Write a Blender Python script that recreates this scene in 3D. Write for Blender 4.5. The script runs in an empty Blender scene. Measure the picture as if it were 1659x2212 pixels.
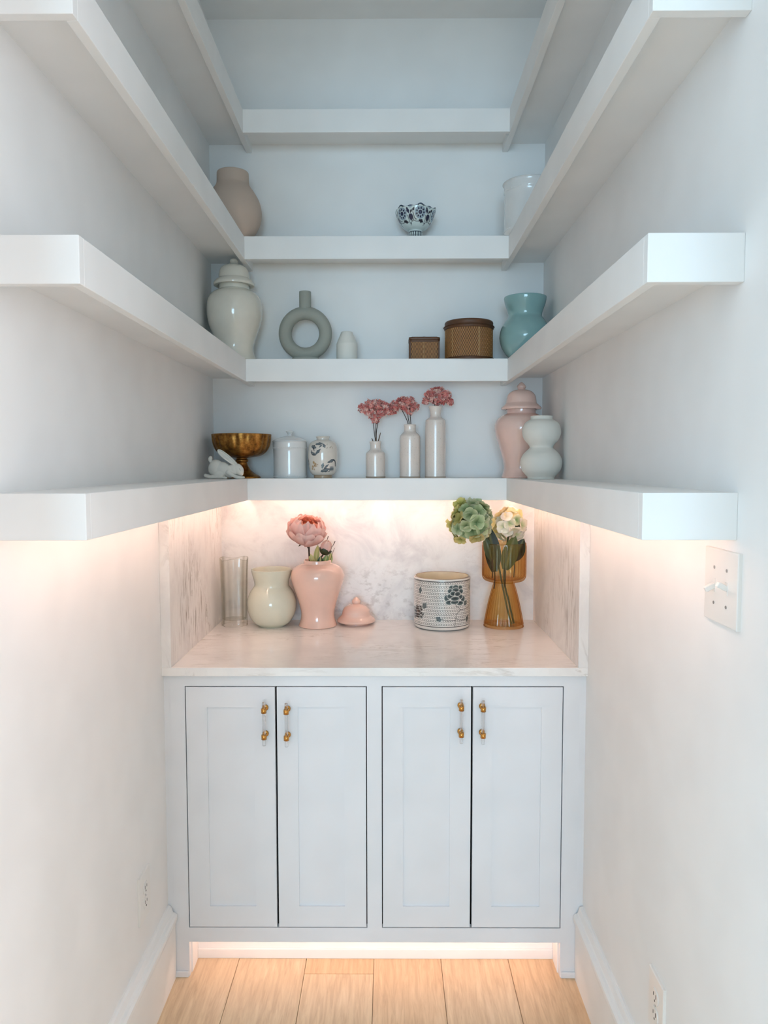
import bpy, bmesh, math, random
import numpy as np
from mathutils import Vector, Matrix, Euler

# ------------------------------------------------------------------ camera, world, light, exposure
scene = bpy.context.scene
COL = scene.collection
PI = math.pi

cam_data = bpy.data.cameras.new('camera')
cam = bpy.data.objects.new('camera', cam_data)
COL.objects.link(cam)
scene.camera = cam
cam_data.sensor_fit = 'HORIZONTAL'
cam_data.sensor_width = 36.0
cam_data.lens = 36.0 * 1605.42 / 1659.0
cam_data.clip_start = 0.02
_p, _r, _y = -0.0628, -0.0013, -0.0061
_f = Vector((math.sin(_y) * math.cos(_p), math.cos(_y) * math.cos(_p), math.sin(_p)))
_rt = Vector((math.cos(_y), -math.sin(_y), 0))
_up = _rt.cross(_f)
_R = _rt * math.cos(_r) + _up * math.sin(_r)
_U = _up * math.cos(_r) - _rt * math.sin(_r)
cam.matrix_world = Matrix(((_R.x, _U.x, -_f.x, 0.040), (_R.y, _U.y, -_f.y, -2.0663), (_R.z, _U.z, -_f.z, 1.4805), (0, 0, 0, 1)))

world = bpy.data.worlds.new('world')
scene.world = world
world.use_nodes = True
world.node_tree.nodes['Background'].inputs[0].default_value = (0.62, 0.78, 0.92, 1)
world.node_tree.nodes['Background'].inputs[1].default_value = 1.0

LED_STRENGTH = 23.5
LED_SIDE_STRENGTH = 17.5
TOE_STRENGTH = 17.0
LED_COLOR = (1.0, 0.66, 0.53)
FILL_COLOR = (0.96, 0.92, 0.98)  # tint of the added fill lamp on the right
DAY_COLOR = (0.50, 0.78, 1.0)


def area(name, loc, rot, sx, sy, power, color):
    d = bpy.data.lights.new(name, 'AREA')
    d.shape = 'RECTANGLE'
    d.size, d.size_y, d.energy, d.color = sx, sy, power, color
    o = bpy.data.objects.new(name, d)
    COL.objects.link(o)
    o.location, o.rotation_euler = loc, rot
    return o


# daylight entering through the far and left windows of the room behind the photographer
area('daylight_far_window', (-0.6, -10.13, 1.5), (PI / 2, 0, 0), 3.6, 2.4, 305, DAY_COLOR)
area('daylight_left_window', (-2.63, -2.5, 1.5), (PI / 2, 0, -PI / 2), 2.0, 2.4, 55, DAY_COLOR)
area('added_fill_right', (2.63, -2.5, 1.5), (PI / 2, 0, PI / 2), 2.0, 2.4, 72, FILL_COLOR)  # fill lamp added to brighten the left wall, no known window there

scene.view_settings.view_transform = 'Standard'
scene.view_settings.look = 'None'
scene.view_settings.gamma = 1.0
scene.view_settings.use_curve_mapping = False
scene.view_settings.exposure = 0.2
scene.cycles.max_bounces = 8
scene.cycles.diffuse_bounces = 7
scene.cycles.glossy_bounces = 2
scene.cycles.transmission_bounces = 6
scene.cycles.caustics_reflective = False
scene.cycles.caustics_refractive = False


# ------------------------------------------------------------------ material helpers
def lin(c):
    return tuple(((v / 255.0) / 12.92 if v / 255.0 <= 0.04045 else ((v / 255.0 + 0.055) / 1.055) ** 2.4) for v in c) + (1.0,)


def new_mat(name):
    m = bpy.data.materials.new(name)
    m.use_nodes = True
    nt = m.node_tree
    return m, nt, nt.nodes['Principled BSDF']


def nd(nt, kind, **kw):
    n = nt.nodes.new(kind)
    for k, v in kw.items():
        setattr(n, k, v)
    return n


def mathn(nt, op, a, b=None, clamp=False):
    n = nt.nodes.new('ShaderNodeMath')
    n.operation = op
    n.use_clamp = clamp
    for i, v in enumerate((a, b)):
        if v is None:
            continue
        if isinstance(v, (int, float)):
            n.inputs[i].default_value = v
        else:
            nt.links.new(v, n.inputs[i])
    return n.outputs[0]


def ramp(nt, fac, stops):
    r = nt.nodes.new('ShaderNodeValToRGB')
    e = r.color_ramp.elements
    while len(e) < len(stops):
        e.new(0.5)
    for i, (p, c) in enumerate(stops):
        e[i].position = p
        e[i].color = c
    nt.links.new(fac, r.inputs[0])
    return r.outputs[0]


def mixc(nt, fac, a, b):
    n = nt.nodes.new('ShaderNodeMix')
    n.data_type = 'RGBA'
    for sock, v in ((n.inputs[0], fac), (n.inputs[6], a), (n.inputs[7], b)):
        if isinstance(v, (int, float)):
            sock.default_value = v
        elif isinstance(v, tuple):
            sock.default_value = v
        else:
            nt.links.new(v, sock)
    return n.outputs[2]


def bump(nt, bsdf, height, strength=0.2, dist=0.002):
    b = nt.nodes.new('ShaderNodeBump')
    b.inputs['Strength'].default_value = strength
    b.inputs['Distance'].default_value = dist
    nt.links.new(height, b.inputs['Height'])
    nt.links.new(b.outputs[0], bsdf.inputs['Normal'])


def noise(nt, scale, detail=3.0, rough=0.55, vec=None, dist=0.0):
    n = nt.nodes.new('ShaderNodeTexNoise')
    n.inputs['Scale'].default_value = scale
    n.inputs['Detail'].default_value = detail
    n.inputs['Roughness'].default_value = rough
    n.inputs['Distortion'].default_value = dist
    if vec is not None:
        nt.links.new(vec, n.inputs['Vector'])
    return n.outputs[0]


def mapped(nt, scale=(1, 1, 1), rot=(0, 0, 0), coord='Object', loc=(0, 0, 0)):
    tc = nt.nodes.new('ShaderNodeTexCoord')
    mp = nt.nodes.new('ShaderNodeMapping')
    mp.inputs['Scale'].default_value = scale
    mp.inputs['Rotation'].default_value = rot
    mp.inputs['Location'].default_value = loc
    nt.links.new(tc.outputs[coord], mp.inputs[0])
    return mp.outputs[0]


def plain(name, rgb, rough=0.5, metal=0.0, coat=0.0, spec=0.5, grain=0.0, gscale=400):
    m, nt, b = new_mat(name)
    b.inputs['Base Color'].default_value = lin(rgb)
    b.inputs['Roughness'].default_value = rough
    b.inputs['Metallic'].default_value = metal
    b.inputs['Coat Weight'].default_value = coat
    b.inputs['Coat Roughness'].default_value = 0.06
    b.inputs['Specular IOR Level'].default_value = spec
    c = lin(rgb)
    d = tuple(v * 0.965 for v in c[:3]) + (1,)
    nt.links.new(ramp(nt, noise(nt, 7, 1.0, vec=mapped(nt)), [(0.35, d), (0.65, c)]), b.inputs['Base Color'])
    if grain:
        bump(nt, b, noise(nt, gscale, 2.0, vec=mapped(nt)), grain, 0.001)
    return m


def glaze(name, rgb, rough=0.12, speck=None, speck_amt=0.0):
    m, nt, b = new_mat(name)
    c = lin(rgb)
    b.inputs['Roughness'].default_value = rough
    b.inputs['Coat Weight'].default_value = 0.5
    b.inputs['Coat Roughness'].default_value = 0.05
    v = mapped(nt)
    d = tuple(x * 0.93 for x in c[:3]) + (1,)
    out = ramp(nt, noise(nt, 14, 4, vec=v), [(0.3, d), (0.7, c)])
    if speck:
        s = ramp(nt, noise(nt, 260, 2, vec=v), [(0.62, (0, 0, 0, 1)), (0.72, (1, 1, 1, 1))])
        out = mixc(nt, mathn(nt, 'MULTIPLY', s, speck_amt), out, lin(speck))
    nt.links.new(out, b.inputs['Base Color'])
    return m


M = {}
M['wall'] = plain('wall_paint', (240, 240, 239), 0.75, spec=0.25)
M['room'] = plain('room_paint', (172, 176, 178), 0.8)
M['trim'] = plain('trim_paint', (241, 241, 240), 0.5, spec=0.25)
M['cab'] = plain('cabinet_paint', (232, 233, 236), 0.40, spec=0.35)
M['plate'] = plain('plate_plastic', (236, 234, 230), 0.30)
M['slot'] = plain('slot_dark', (40, 38, 36), 0.6)
M['brass'] = plain('brass', (205, 150, 80), 0.22, metal=1.0)
M['white_matte'] = plain('white_bisque', (226, 224, 216), 0.62, grain=0.1)
M['white_glaze'] = glaze('white_glaze', (232, 231, 228))
M['cream_glaze'] = glaze('cream_glaze', (226, 222, 210), 0.10)
M['blush_glaze'] = glaze('blush_glaze', (238, 198, 180), 0.10)
M['blush_glaze2'] = glaze('blush_glaze_pale', (232, 198, 186), 0.10)
M['sage'] = plain('sage_clay', (158, 161, 152), 0.85, grain=0.35, gscale=250)
M['peach_matte'] = plain('peach_clay', (196, 178, 164), 0.9, grain=0.2)
M['teal'] = glaze('teal_glass', (134, 172, 172), 0.08)
M['mint'] = glaze('mint_glass', (220, 220, 200), 0.08)
M['stone'] = glaze('stoneware', (228, 216, 207), 0.22, (150, 132, 112), 0.35)
M['stone_foot'] = plain('stoneware_foot', (176, 158, 140), 0.7)
M['white_lid'] = glaze('white_canister', (226, 228, 228), 0.14)
M['rib_dark'] = plain('rattan_rim', (92, 58, 34), 0.5, grain=0.3, gscale=150)
M['stem'] = plain('stem_brown', (58, 40, 26), 0.7)
M['stem_green'] = plain('stem_green', (70, 78, 34), 0.6)
M['twig'] = plain('twig', (96, 70, 48), 0.8)
M['interior'] = plain('cabinet_interior_shade', (24, 24, 26), 0.9)  # near-black puts the shade behind the door gaps into the colour


def wood_mat():
    m, nt, b = new_mat('oak_plank')
    oi = nt.nodes.new('ShaderNodeObjectInfo')
    off = nt.nodes.new('ShaderNodeVectorMath')
    off.operation = 'SCALE'
    off.inputs[0].default_value = (31.0, 47.0, 9.0)
    nt.links.new(oi.outputs['Random'], off.inputs['Scale'])
    tc = nt.nodes.new('ShaderNodeTexCoord')
    add = nt.nodes.new('ShaderNodeVectorMath')
    add.operation = 'ADD'
    nt.links.new(tc.outputs['Object'], add.inputs[0])
    nt.links.new(off.outputs[0], add.inputs[1])
    mp = nt.nodes.new('ShaderNodeMapping')
    mp.inputs['Scale'].default_value = (1.0, 0.09, 1.0)
    nt.links.new(add.outputs[0], mp.inputs[0])
    g1 = noise(nt, 95, 5, 0.6, mp.outputs[0], 0.6)
    mp2 = nt.nodes.new('ShaderNodeMapping')
    mp2.inputs['Scale'].default_value = (1.0, 0.16, 1.0)
    nt.links.new(add.outputs[0], mp2.inputs[0])
    w = nt.nodes.new('ShaderNodeTexWave')
    w.inputs['Scale'].default_value = 10
    w.inputs['Distortion'].default_value = 7
    w.inputs['Detail'].default_value = 2
    w.inputs['Detail Scale'].default_value = 1.2
    nt.links.new(mp2.outputs[0], w.inputs[0])
    base = ramp(nt, g1, [(0.30, lin((206, 178, 146))), (0.55, lin((226, 202, 168))), (0.75, lin((236, 214, 184)))])
    base = mixc(nt, mathn(nt, 'MULTIPLY', w.outputs[1], 0.13), base, lin((184, 146, 110)))
    tone = ramp(nt, oi.outputs['Random'], [(0.0, lin((255, 244, 234))), (1.0, (1, 1, 1, 1))])
    mul = nt.nodes.new('ShaderNodeMix')
    mul.data_type = 'RGBA'
    mul.blend_type = 'MULTIPLY'
    mul.inputs[0].default_value = 1.0
    nt.links.new(base, mul.inputs[6])
    nt.links.new(tone, mul.inputs[7])
    nt.links.new(mul.outputs[2], b.inputs['Base Color'])
    b.inputs['Roughness'].default_value = 0.42
    bump(nt, b, g1, 0.15, 0.001)
    return m


def marble_mat(name, streak, vein_amt, cloud_amt, patch=None, rough=0.45):
    """pale marble; streak = mapping scale that stretches the veins one way"""
    m, nt, b = new_mat(name)
    v = mapped(nt, streak)
    v0 = mapped(nt)
    cloud = noise(nt, 5.5, 5, 0.62, v0, 0.8)
    base = ramp(nt, cloud, [(0.36, lin((216, 212, 210))), (0.52, lin((236, 233, 229))), (0.7, lin((241, 239, 236)))])
    base = mixc(nt, cloud_amt, lin((243, 240, 237)), base)
    n1 = noise(nt, 9, 6, 0.62, v, 1.6)
    # thin veins where the noise crosses one half
    d = mathn(nt, 'ABSOLUTE', mathn(nt, 'SUBTRACT', n1, 0.5))
    vein = mathn(nt, 'SUBTRACT', 1.0, mathn(nt, 'MULTIPLY', d, 38.0), clamp=True)
    keep = ramp(nt, noise(nt, 4.2, 3, 0.5, v0), [(0.45, (0, 0, 0, 1)), (0.68, (1, 1, 1, 1))])
    vein = mathn(nt, 'MULTIPLY', mathn(nt, 'MULTIPLY', vein, keep), vein_amt)
    col = mixc(nt, vein, base, lin((150, 136, 122)))
    if patch:
        (px, py, pz), (rx, ry, rz), amt = patch
        pm = nt.nodes.new('ShaderNodeMapping')
        pm.vector_type = 'POINT'
        tc = nt.nodes.new('ShaderNodeTexCoord')
        sub = nt.nodes.new('ShaderNodeVectorMath')
        sub.operation = 'SUBTRACT'
        sub.inputs[1].default_value = (px, py, pz)
        nt.links.new(tc.outputs['Object'], sub.inputs[0])
        dv = nt.nodes.new('ShaderNodeVectorMath')
        dv.operation = 'DIVIDE'
        dv.inputs[1].default_value = (rx, ry, rz)
        nt.links.new(sub.outputs[0], dv.inputs[0])
        ln = nt.nodes.new('ShaderNodeVectorMath')
        ln.operation = 'LENGTH'
        nt.links.new(dv.outputs[0], ln.inputs[0])
        inside = mathn(nt, 'SUBTRACT', 1.0, ln.outputs['Value'], clamp=True)
        sp = ramp(nt, noise(nt, 42, 4, 0.6, v), [(0.52, (0, 0, 0, 1)), (0.64, (1, 1, 1, 1))])
        fac = mathn(nt, 'MULTIPLY', mathn(nt, 'MULTIPLY', mathn(nt, 'MULTIPLY', inside, 2.0, clamp=True), sp), amt)
        col = mixc(nt, fac, col, lin((140, 126, 112)))
    nt.links.new(col, b.inputs['Base Color'])
    b.inputs['Roughness'].default_value = rough
    return m


M['oak'] = wood_mat()
M['marble_top'] = marble_mat('marble_counter', (0.35, 2.6, 1), 0.6, 0.35, rough=0.09)
M['marble_back'] = marble_mat('marble_backsplash', (0.8, 1, 1.2), 0.12, 1.0, ((0.02, 0, -0.17), (0.40, 1, 0.16), 0.3))
M['marble_left'] = marble_mat('marble_side', (1, 2.6, 0.28), 0.7, 0.5, ((0, -0.09, -0.10), (1, 0.20, 0.17), 0.85))
M['marble_right'] = marble_mat('marble_side_b', (1, 2.8, 0.25), 0.6, 0.5, ((0, -0.22, -0.10), (1, 0.12, 0.24), 0.6))


def glass_mat(name, rgb, mix, rough=0.02, ior=1.45, coat=0.0):
    m, nt, b = new_mat(name)
    out = nt.nodes['Material Output']
    b.inputs['Base Color'].default_value = lin(rgb)
    b.inputs['Transmission Weight'].default_value = 1.0
    b.inputs['Roughness'].default_value = rough
    b.inputs['IOR'].default_value = ior
    b.inputs['Coat Weight'].default_value = coat
    b.inputs['Coat Roughness'].default_value = 0.03
    t = nt.nodes.new('ShaderNodeBsdfTransparent')
    t.inputs[0].default_value = lin(rgb)
    ms = nt.nodes.new('ShaderNodeMixShader')
    ms.inputs[0].default_value = mix
    nt.links.new(b.outputs[0], ms.inputs[1])
    nt.links.new(t.outputs[0], ms.inputs[2])
    nt.links.new(ms.outputs[0], out.inputs['Surface'])
    return m


def thin_glass(name, face, edge, ior):
    """thin blown glass: tinted light passes, more is absorbed where the wall is seen edge on, fresnel gloss on top"""
    m, nt, b = new_mat(name)
    lw = nt.nodes.new('ShaderNodeLayerWeight')
    lw.inputs['Blend'].default_value = 0.5
    t = nt.nodes.new('ShaderNodeBsdfTransparent')
    nt.links.new(mixc(nt, mathn(nt, 'POWER', lw.outputs['Facing'], 1.6), lin(face), lin(edge)), t.inputs[0])
    g = nt.nodes.new('ShaderNodeBsdfGlossy')
    g.inputs['Roughness'].default_value = 0.04
    gloss = mathn(nt, 'ADD', mathn(nt, 'MULTIPLY', mathn(nt, 'POWER', lw.outputs['Facing'], 4.0), ior - 1.0), 0.035)
    ms = nt.nodes.new('ShaderNodeMixShader')
    nt.links.new(gloss, ms.inputs[0])
    nt.links.new(t.outputs[0], ms.inputs[1])
    nt.links.new(g.outputs[0], ms.inputs[2])
    nt.links.new(ms.outputs[0], nt.nodes['Material Output'].inputs['Surface'])
    return m


M['clear_glass'] = thin_glass('clear_glass', (255, 255, 254), (222, 218, 206), 1.45)
M['amber_glass'] = thin_glass('amber_glass', (254, 245, 220), (226, 168, 86), 1.45)
M['acrylic'] = glass_mat('acrylic', (250, 250, 250), 0.6)


def emit_mat(name, col, strength):
    m, nt, b = new_mat(name)
    b.inputs['Base Color'].default_value = (0.9, 0.85, 0.8, 1)
    b.inputs['Emission Color'].default_value = col + (1,)
    b.inputs['Emission Strength'].default_value = strength
    return m


M['led'] = emit_mat('led_warm', LED_COLOR, LED_STRENGTH)
M['led_side'] = emit_mat('led_warm_side', LED_COLOR, LED_SIDE_STRENGTH)
M['led_toe'] = emit_mat('led_warm_toe', LED_COLOR, TOE_STRENGTH)
M['alu'] = plain('aluminium', (190, 190, 190), 0.4, metal=1.0)


def vcol_mat(name, rough=0.15, coat=0.4, speck=0.0, sheen=0.0, trans=0.0, vary=0.0):
    m, nt, b = new_mat(name)
    a = nt.nodes.new('ShaderNodeAttribute')
    a.attribute_name = 'Col'
    out = a.outputs['Color']
    v = mapped(nt)
    g = ramp(nt, noise(nt, 30, 3, vec=v), [(0.3, (0.92, 0.92, 0.92, 1)), (0.7, (1, 1, 1, 1))])
    mul = nt.nodes.new('ShaderNodeMix')
    mul.data_type = 'RGBA'
    mul.blend_type = 'MULTIPLY'
    mul.inputs[0].default_value = 1.0
    nt.links.new(out, mul.inputs[6])
    nt.links.new(g, mul.inputs[7])
    out = mul.outputs[2]
    if vary:
        oi = nt.nodes.new('ShaderNodeObjectInfo')
        hs = nt.nodes.new('ShaderNodeHueSaturation')
        nt.links.new(mathn(nt, 'ADD', mathn(nt, 'MULTIPLY', oi.outputs['Random'], vary), 1.0 - vary * 0.6), hs.inputs['Value'])
        nt.links.new(mathn(nt, 'ADD', mathn(nt, 'MULTIPLY', oi.outputs['Random'], 0.05), 0.475), hs.inputs['Hue'])
        nt.links.new(out, hs.inputs['Color'])
        out = hs.outputs[0]
    nt.links.new(out, b.inputs['Base Color'])
    b.inputs['Roughness'].default_value = rough
    b.inputs['Coat Weight'].default_value = coat
    b.inputs['Coat Roughness'].default_value = 0.05
    if trans:
        o = nt.nodes['Material Output']
        tl = nt.nodes.new('ShaderNodeBsdfTranslucent')
        nt.links.new(out, tl.inputs[0])
        ms = nt.nodes.new('ShaderNodeMixShader')
        ms.inputs[0].default_value = trans
        nt.links.new(b.outputs[0], ms.inputs[1])
        nt.links.new(tl.outputs[0], ms.inputs[2])
        nt.links.new(ms.outputs[0], o.inputs['Surface'])
    return m


M['painted'] = vcol_mat('painted_porcelain', 0.12, 0.5)
M['petal'] = vcol_mat('petal', 0.6, 0.0, trans=0.3)
M['floret'] = vcol_mat('hydrangea_petal', 0.6, 0.0, trans=0.25, vary=0.22)
M['leaf'] = vcol_mat('leaf', 0.45, 0.05, trans=0.2)
M['dried'] = vcol_mat('dried_bloom', 0.85, 0.0)
M['rattan'] = vcol_mat('rattan_weave', 0.55, 0.05)


def brass_bowl_mat():
    m, nt, b = new_mat('antique_gold')
    v = mapped(nt)
    n1 = noise(nt, 60, 5, 0.7, v)
    n2 = noise(nt, 16, 4, 0.6, v)
    f = mathn(nt, 'ADD', mathn(nt, 'MULTIPLY', n1, 0.55), mathn(nt, 'MULTIPLY', n2, 0.45))
    c = ramp(nt, f, [(0.36, lin((70, 42, 18))), (0.50, lin((158, 108, 50))), (0.66, lin((206, 156, 84)))])
    nt.links.new(c, b.inputs['Base Color'])
    b.inputs['Metallic'].default_value = 0.9
    b.inputs['Roughness'].default_value = 0.33
    bump(nt, b, n1, 0.15, 0.001)
    return m


M['gold'] = brass_bowl_mat()


# ------------------------------------------------------------------ object helpers
def tag(o, label=None, cat=None, group=None, kind=None):
    if label:
        o['label'] = label
    if cat:
        o['category'] = cat
    if group:
        o['group'] = group
    if kind:
        o['kind'] = kind
    return o


def thing(name, loc, label, cat, group=None):
    o = bpy.data.objects.new(name, None)
    o.empty_display_size = 0.05
    COL.objects.link(o)
    o.location = loc
    return tag(o, label, cat, group)


def wloc(o):
    v = Vector((0, 0, 0))
    while o is not None:
        v += Vector(o.location)
        o = o.parent
    return v


def link_mesh(name, me, mat, parent=None, loc=(0, 0, 0), smooth=False):
    """loc is a world position; meshes are local to it"""
    o = bpy.data.objects.new(name, me)
    COL.objects.link(o)
    if mat is not None and not me.materials:
        me.materials.append(mat)
    if smooth:
        me.polygons.foreach_set('use_smooth', [True] * len(me.polygons))
    if parent is not None:
        o.parent = parent
        o.location = Vector(loc) - wloc(parent)
    else:
        o.location = loc
    return o


def from_bm(name, bm, mat, parent=None, loc=(0, 0, 0), smooth=False):
    me = bpy.data.meshes.new(name)
    bmesh.ops.recalc_face_normals(bm, faces=bm.faces)
    bm.to_mesh(me)
    bm.free()
    return link_mesh(name, me, mat, parent, loc, smooth)


def bm_box(bm, x0, x1, y0, y1, z0, z1, bev=0.0, seg=1):
    vs = [bm.verts.new((x, y, z)) for x in (x0, x1) for y in (y0, y1) for z in (z0, z1)]
    idx = [(0, 1, 3, 2), (4, 6, 7, 5), (0, 4, 5, 1), (2, 3, 7, 6), (0, 2, 6, 4), (1, 5, 7, 3)]
    fs = [bm.faces.new([vs[i] for i in f]) for f in idx]
    if bev:
        es = list({e for f in fs for e in f.edges})
        bmesh.ops.bevel(bm, geom=es, offset=bev, segments=seg, affect='EDGES', profile=0.5)
    return vs


def box(name, b, mat, parent=None, bev=0.001, seg=1):
    x0, x1, y0, y1, z0, z1 = b
    c = Vector(((x0 + x1) / 2, (y0 + y1) / 2, (z0 + z1) / 2))
    bm = bmesh.new()
    bm_box(bm, x0 - c.x, x1 - c.x, y0 - c.y, y1 - c.y, z0 - c.z, z1 - c.z, bev, seg)
    return from_bm(name, bm, mat, parent, c)


def boxes(name, bs, mat, parent=None, bev=0.0, origin=None):
    """several boxes that are one rigid piece"""
    c = Vector(origin) if origin else Vector(((bs[0][0] + bs[0][1]) / 2, (bs[0][2] + bs[0][3]) / 2, (bs[0][4] + bs[0][5]) / 2))
    bm = bmesh.new()
    for x0, x1, y0, y1, z0, z1 in bs:
        bm_box(bm, x0 - c.x, x1 - c.x, y0 - c.y, y1 - c.y, z0 - c.z, z1 - c.z, bev)
    return from_bm(name, bm, mat, parent, c)


def spline(pts, n):
    """Catmull-Rom through the points; a repeated point keeps a sharp corner"""
    if n <= 1:
        return [tuple(p) for p in pts]
    out = []
    P = [Vector(p) for p in pts]
    for i in range(len(P) - 1):
        a, b, c, d = P[max(i - 1, 0)], P[i], P[i + 1], P[min(i + 2, len(P) - 1)]
        if (c - b).length < 1e-6:
            continue
        for k in range(n):
            t = k / n
            q = 0.5 * ((2 * b) + (c - a) * t + (2 * a - 5 * b + 4 * c - d) * t * t + (3 * b - a - 3 * c + d) * t ** 3)
            out.append(tuple(q))
    out.append(tuple(P[-1]))
    return out


def lathe_mesh(name, prof, K, seg=64, n=4, rmod=None, zmod=None, step=None):
    """prof: (radius, height) in reference pixels, K metres per pixel; theta 0 faces -y (the room)"""
    pr = spline([(r, h, 0) for r, h in prof], n)
    if step:
        fine = [pr[0]]
        for a, b in zip(pr[:-1], pr[1:]):
            m = max(1, int(math.ceil(math.hypot(b[0] - a[0], b[1] - a[1]) / step))) if max(a[0], b[0]) > 12 and abs(b[1] - a[1]) > 0.2 else 1
            fine += [tuple(a[q] + (b[q] - a[q]) * i / m for q in range(3)) for i in range(1, m + 1)]
        pr = fine
    verts, faces, rings, TH, HH, RR = [], [], [], [], [], []
    N = len(pr)
    for i, (r, h, _) in enumerate(pr):
        r = max(r, 0.0)
        t = i / (N - 1)
        if r < 1e-4:
            rings.append([len(verts)])
            verts.append((0, 0, h * K))
            TH.append(0.0); HH.append(h); RR.append(0.0)
            continue
        ring = []
        for j in range(seg):
            th = -PI + 2 * PI * j / seg
            rr = r * (rmod(th, h, t) if rmod else 1.0)
            hh = h + (zmod(th, h, t) if zmod else 0.0)
            ring.append(len(verts))
            verts.append((rr * K * math.sin(th), -rr * K * math.cos(th), hh * K))
            TH.append(th); HH.append(h); RR.append(r)
        rings.append(ring)
    for a, b in zip(rings[:-1], rings[1:]):
        if len(a) == 1 and len(b) == 1:
            continue
        for j in range(seg):
            k = (j + 1) % seg
            if len(a) == 1:
                faces.append((a[0], b[k], b[j]))
            elif len(b) == 1:
                faces.append((a[j], a[k], b[0]))
            else:
                faces.append((a[j], a[k], b[k], b[j]))
    me = bpy.data.meshes.new(name)
    me.from_pydata(verts, [], faces)
    return me, np.array(TH), np.array(HH), np.array(RR)


def lathe(name, prof, K, loc, mat, parent=None, seg=64, n=4, rmod=None, zmod=None):
    me, _, _, _ = lathe_mesh(name, prof, K, seg, n, rmod, zmod)
    return link_mesh(name, me, mat, parent, loc, True)


def set_col(me, cols):
    a = me.color_attributes.new('Col', 'FLOAT_COLOR', 'POINT')
    a.data.foreach_set('color', np.asarray(cols, dtype=np.float32).ravel())


def tube_bm(bm, pts, rads, seg=8):
    P = [Vector(p) for p in pts]
    if isinstance(rads, (int, float)):
        rads = [rads] * len(P)
    rings = []
    nrm = None
    for i, p in enumerate(P):
        t = (P[min(i + 1, len(P) - 1)] - P[max(i - 1, 0)]).normalized()
        if nrm is None:
            nrm = t.orthogonal().normalized()
        nrm = (nrm - t * nrm.dot(t)).normalized()
        bi = t.cross(nrm)
        rings.append([bm.verts.new(p + (nrm * math.cos(2 * PI * j / seg) + bi * math.sin(2 * PI * j / seg)) * rads[i]) for j in range(seg)])
    for a, b in zip(rings[:-1], rings[1:]):
        for j in range(seg):
            bm.faces.new((a[j], a[(j + 1) % seg], b[(j + 1) % seg], b[j]))
    bm.faces.new(list(reversed(rings[0])))
    bm.faces.new(rings[-1])


def tube(name, pts, rads, mat, parent=None, loc=(0, 0, 0), seg=8, n=4):
    """pts in world space"""
    L = Vector(loc)
    p = spline([tuple(Vector(q) - L) for q in pts], n) if n > 1 else [tuple(Vector(q) - L) for q in pts]
    if not isinstance(rads, (int, float)):
        rads = list(np.interp(np.linspace(0, 1, len(p)), np.linspace(0, 1, len(rads)), rads))
    bm = bmesh.new()
    tube_bm(bm, p, rads, seg)
    return from_bm(name, bm, mat, parent, L, True)


def structure(o):
    o['kind'] = 'structure'
    return o


# ------------------------------------------------------------------ the setting
W = 0.598          # half width of the pantry
YB = 0.655         # back wall
YO = -1.17         # plane of the opening to the room behind the camera
CEIL = 3.05

floor = structure(box('floor', (-2.6, 2.6, -10.2, 0.80, -0.10, -0.014), M['oak'], bev=0))
structure(box('wall_back', (-0.75, 0.75, YB, YB + 0.1, -0.014, CEIL), M['wall'], bev=0))
structure(box('wall_left', (-W - 0.12, -W, YO, YB, -0.014, CEIL), M['wall'], bev=0))
structure(box('wall_right', (W, W + 0.12, YO, YB, -0.014, CEIL), M['wall'], bev=0))
structure(box('ceiling', (-2.6, 2.6, -10.2, 0.80, CEIL, CEIL + 0.08), M['wall'], bev=0))
# the wall with the opening, and the room the daylight comes from
structure(boxes('wall_front', [(-0.462, 0.520, YO - 0.12, YO, 2.78, CEIL), (-2.5, -0.462, YO - 0.12, YO, -0.014, CEIL),
                               (0.520, 2.5, YO - 0.12, YO, -0.014, CEIL)], M['wall']))
fx0, fx1, wz0, wz1 = -2.40, 1.20, 0.30, 2.70
structure(boxes('wall_far', [(-2.5, fx0, -10.1, -10.0, -0.014, CEIL), (fx1, 2.5, -10.1, -10.0, -0.014, CEIL),
                             (fx0, fx1, -10.1, -10.0, -0.014, wz0), (fx0, fx1, -10.1, -10.0, wz1, CEIL)], M['room']))
sy0, sy1 = -3.50, -1.50
structure(boxes('wall_room_left', [(-2.6, -2.5, -10.1, sy0, -0.014, CEIL), (-2.6, -2.5, sy1, YO, -0.014, CEIL),
                                   (-2.6, -2.5, sy0, sy1, -0.014, wz0), (-2.6, -2.5, sy0, sy1, wz1, CEIL)], M['room']))
structure(boxes('wall_room_right', [(2.5, 2.6, -10.1, sy0, -0.014, CEIL), (2.5, 2.6, sy1, YO, -0.014, CEIL),
                                    (2.5, 2.6, sy0, sy1, -0.014, wz0), (2.5, 2.6, sy0, sy1, wz1, CEIL)], M['room']))


def window(name, axis, a0, a1, p):
    bs = []
    m = (a0 + a1) / 2
    def add(u0, u1, z0, z1):
        bs.append((u0, u1, p, p + 0.05, z0, z1) if axis == 'x' else (p, p + 0.05, u0, u1, z0, z1))
    add(a0, a0 + 0.05, wz0, wz1); add(a1 - 0.05, a1, wz0, wz1)
    add(a0 + 0.05, a1 - 0.05, wz0, wz0 + 0.05); add(a0 + 0.05, a1 - 0.05, wz1 - 0.05, wz1)
    add(m - 0.035, m + 0.035, wz0 + 0.05, wz1 - 0.05)
    add(a0 + 0.05, m - 0.035, 1.43, 1.46); add(m + 0.035, a1 - 0.05, 1.43, 1.46)
    return structure(boxes(name, bs, M['trim']))


window('window_1', 'x', fx0, fx1, -10.08)
window('window_2', 'y', sy0, sy1, -2.58)
window('added_window_right', 'y', sy0, sy1, 2.53)  # unseen frame added together with the fill lamp on the right

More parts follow.
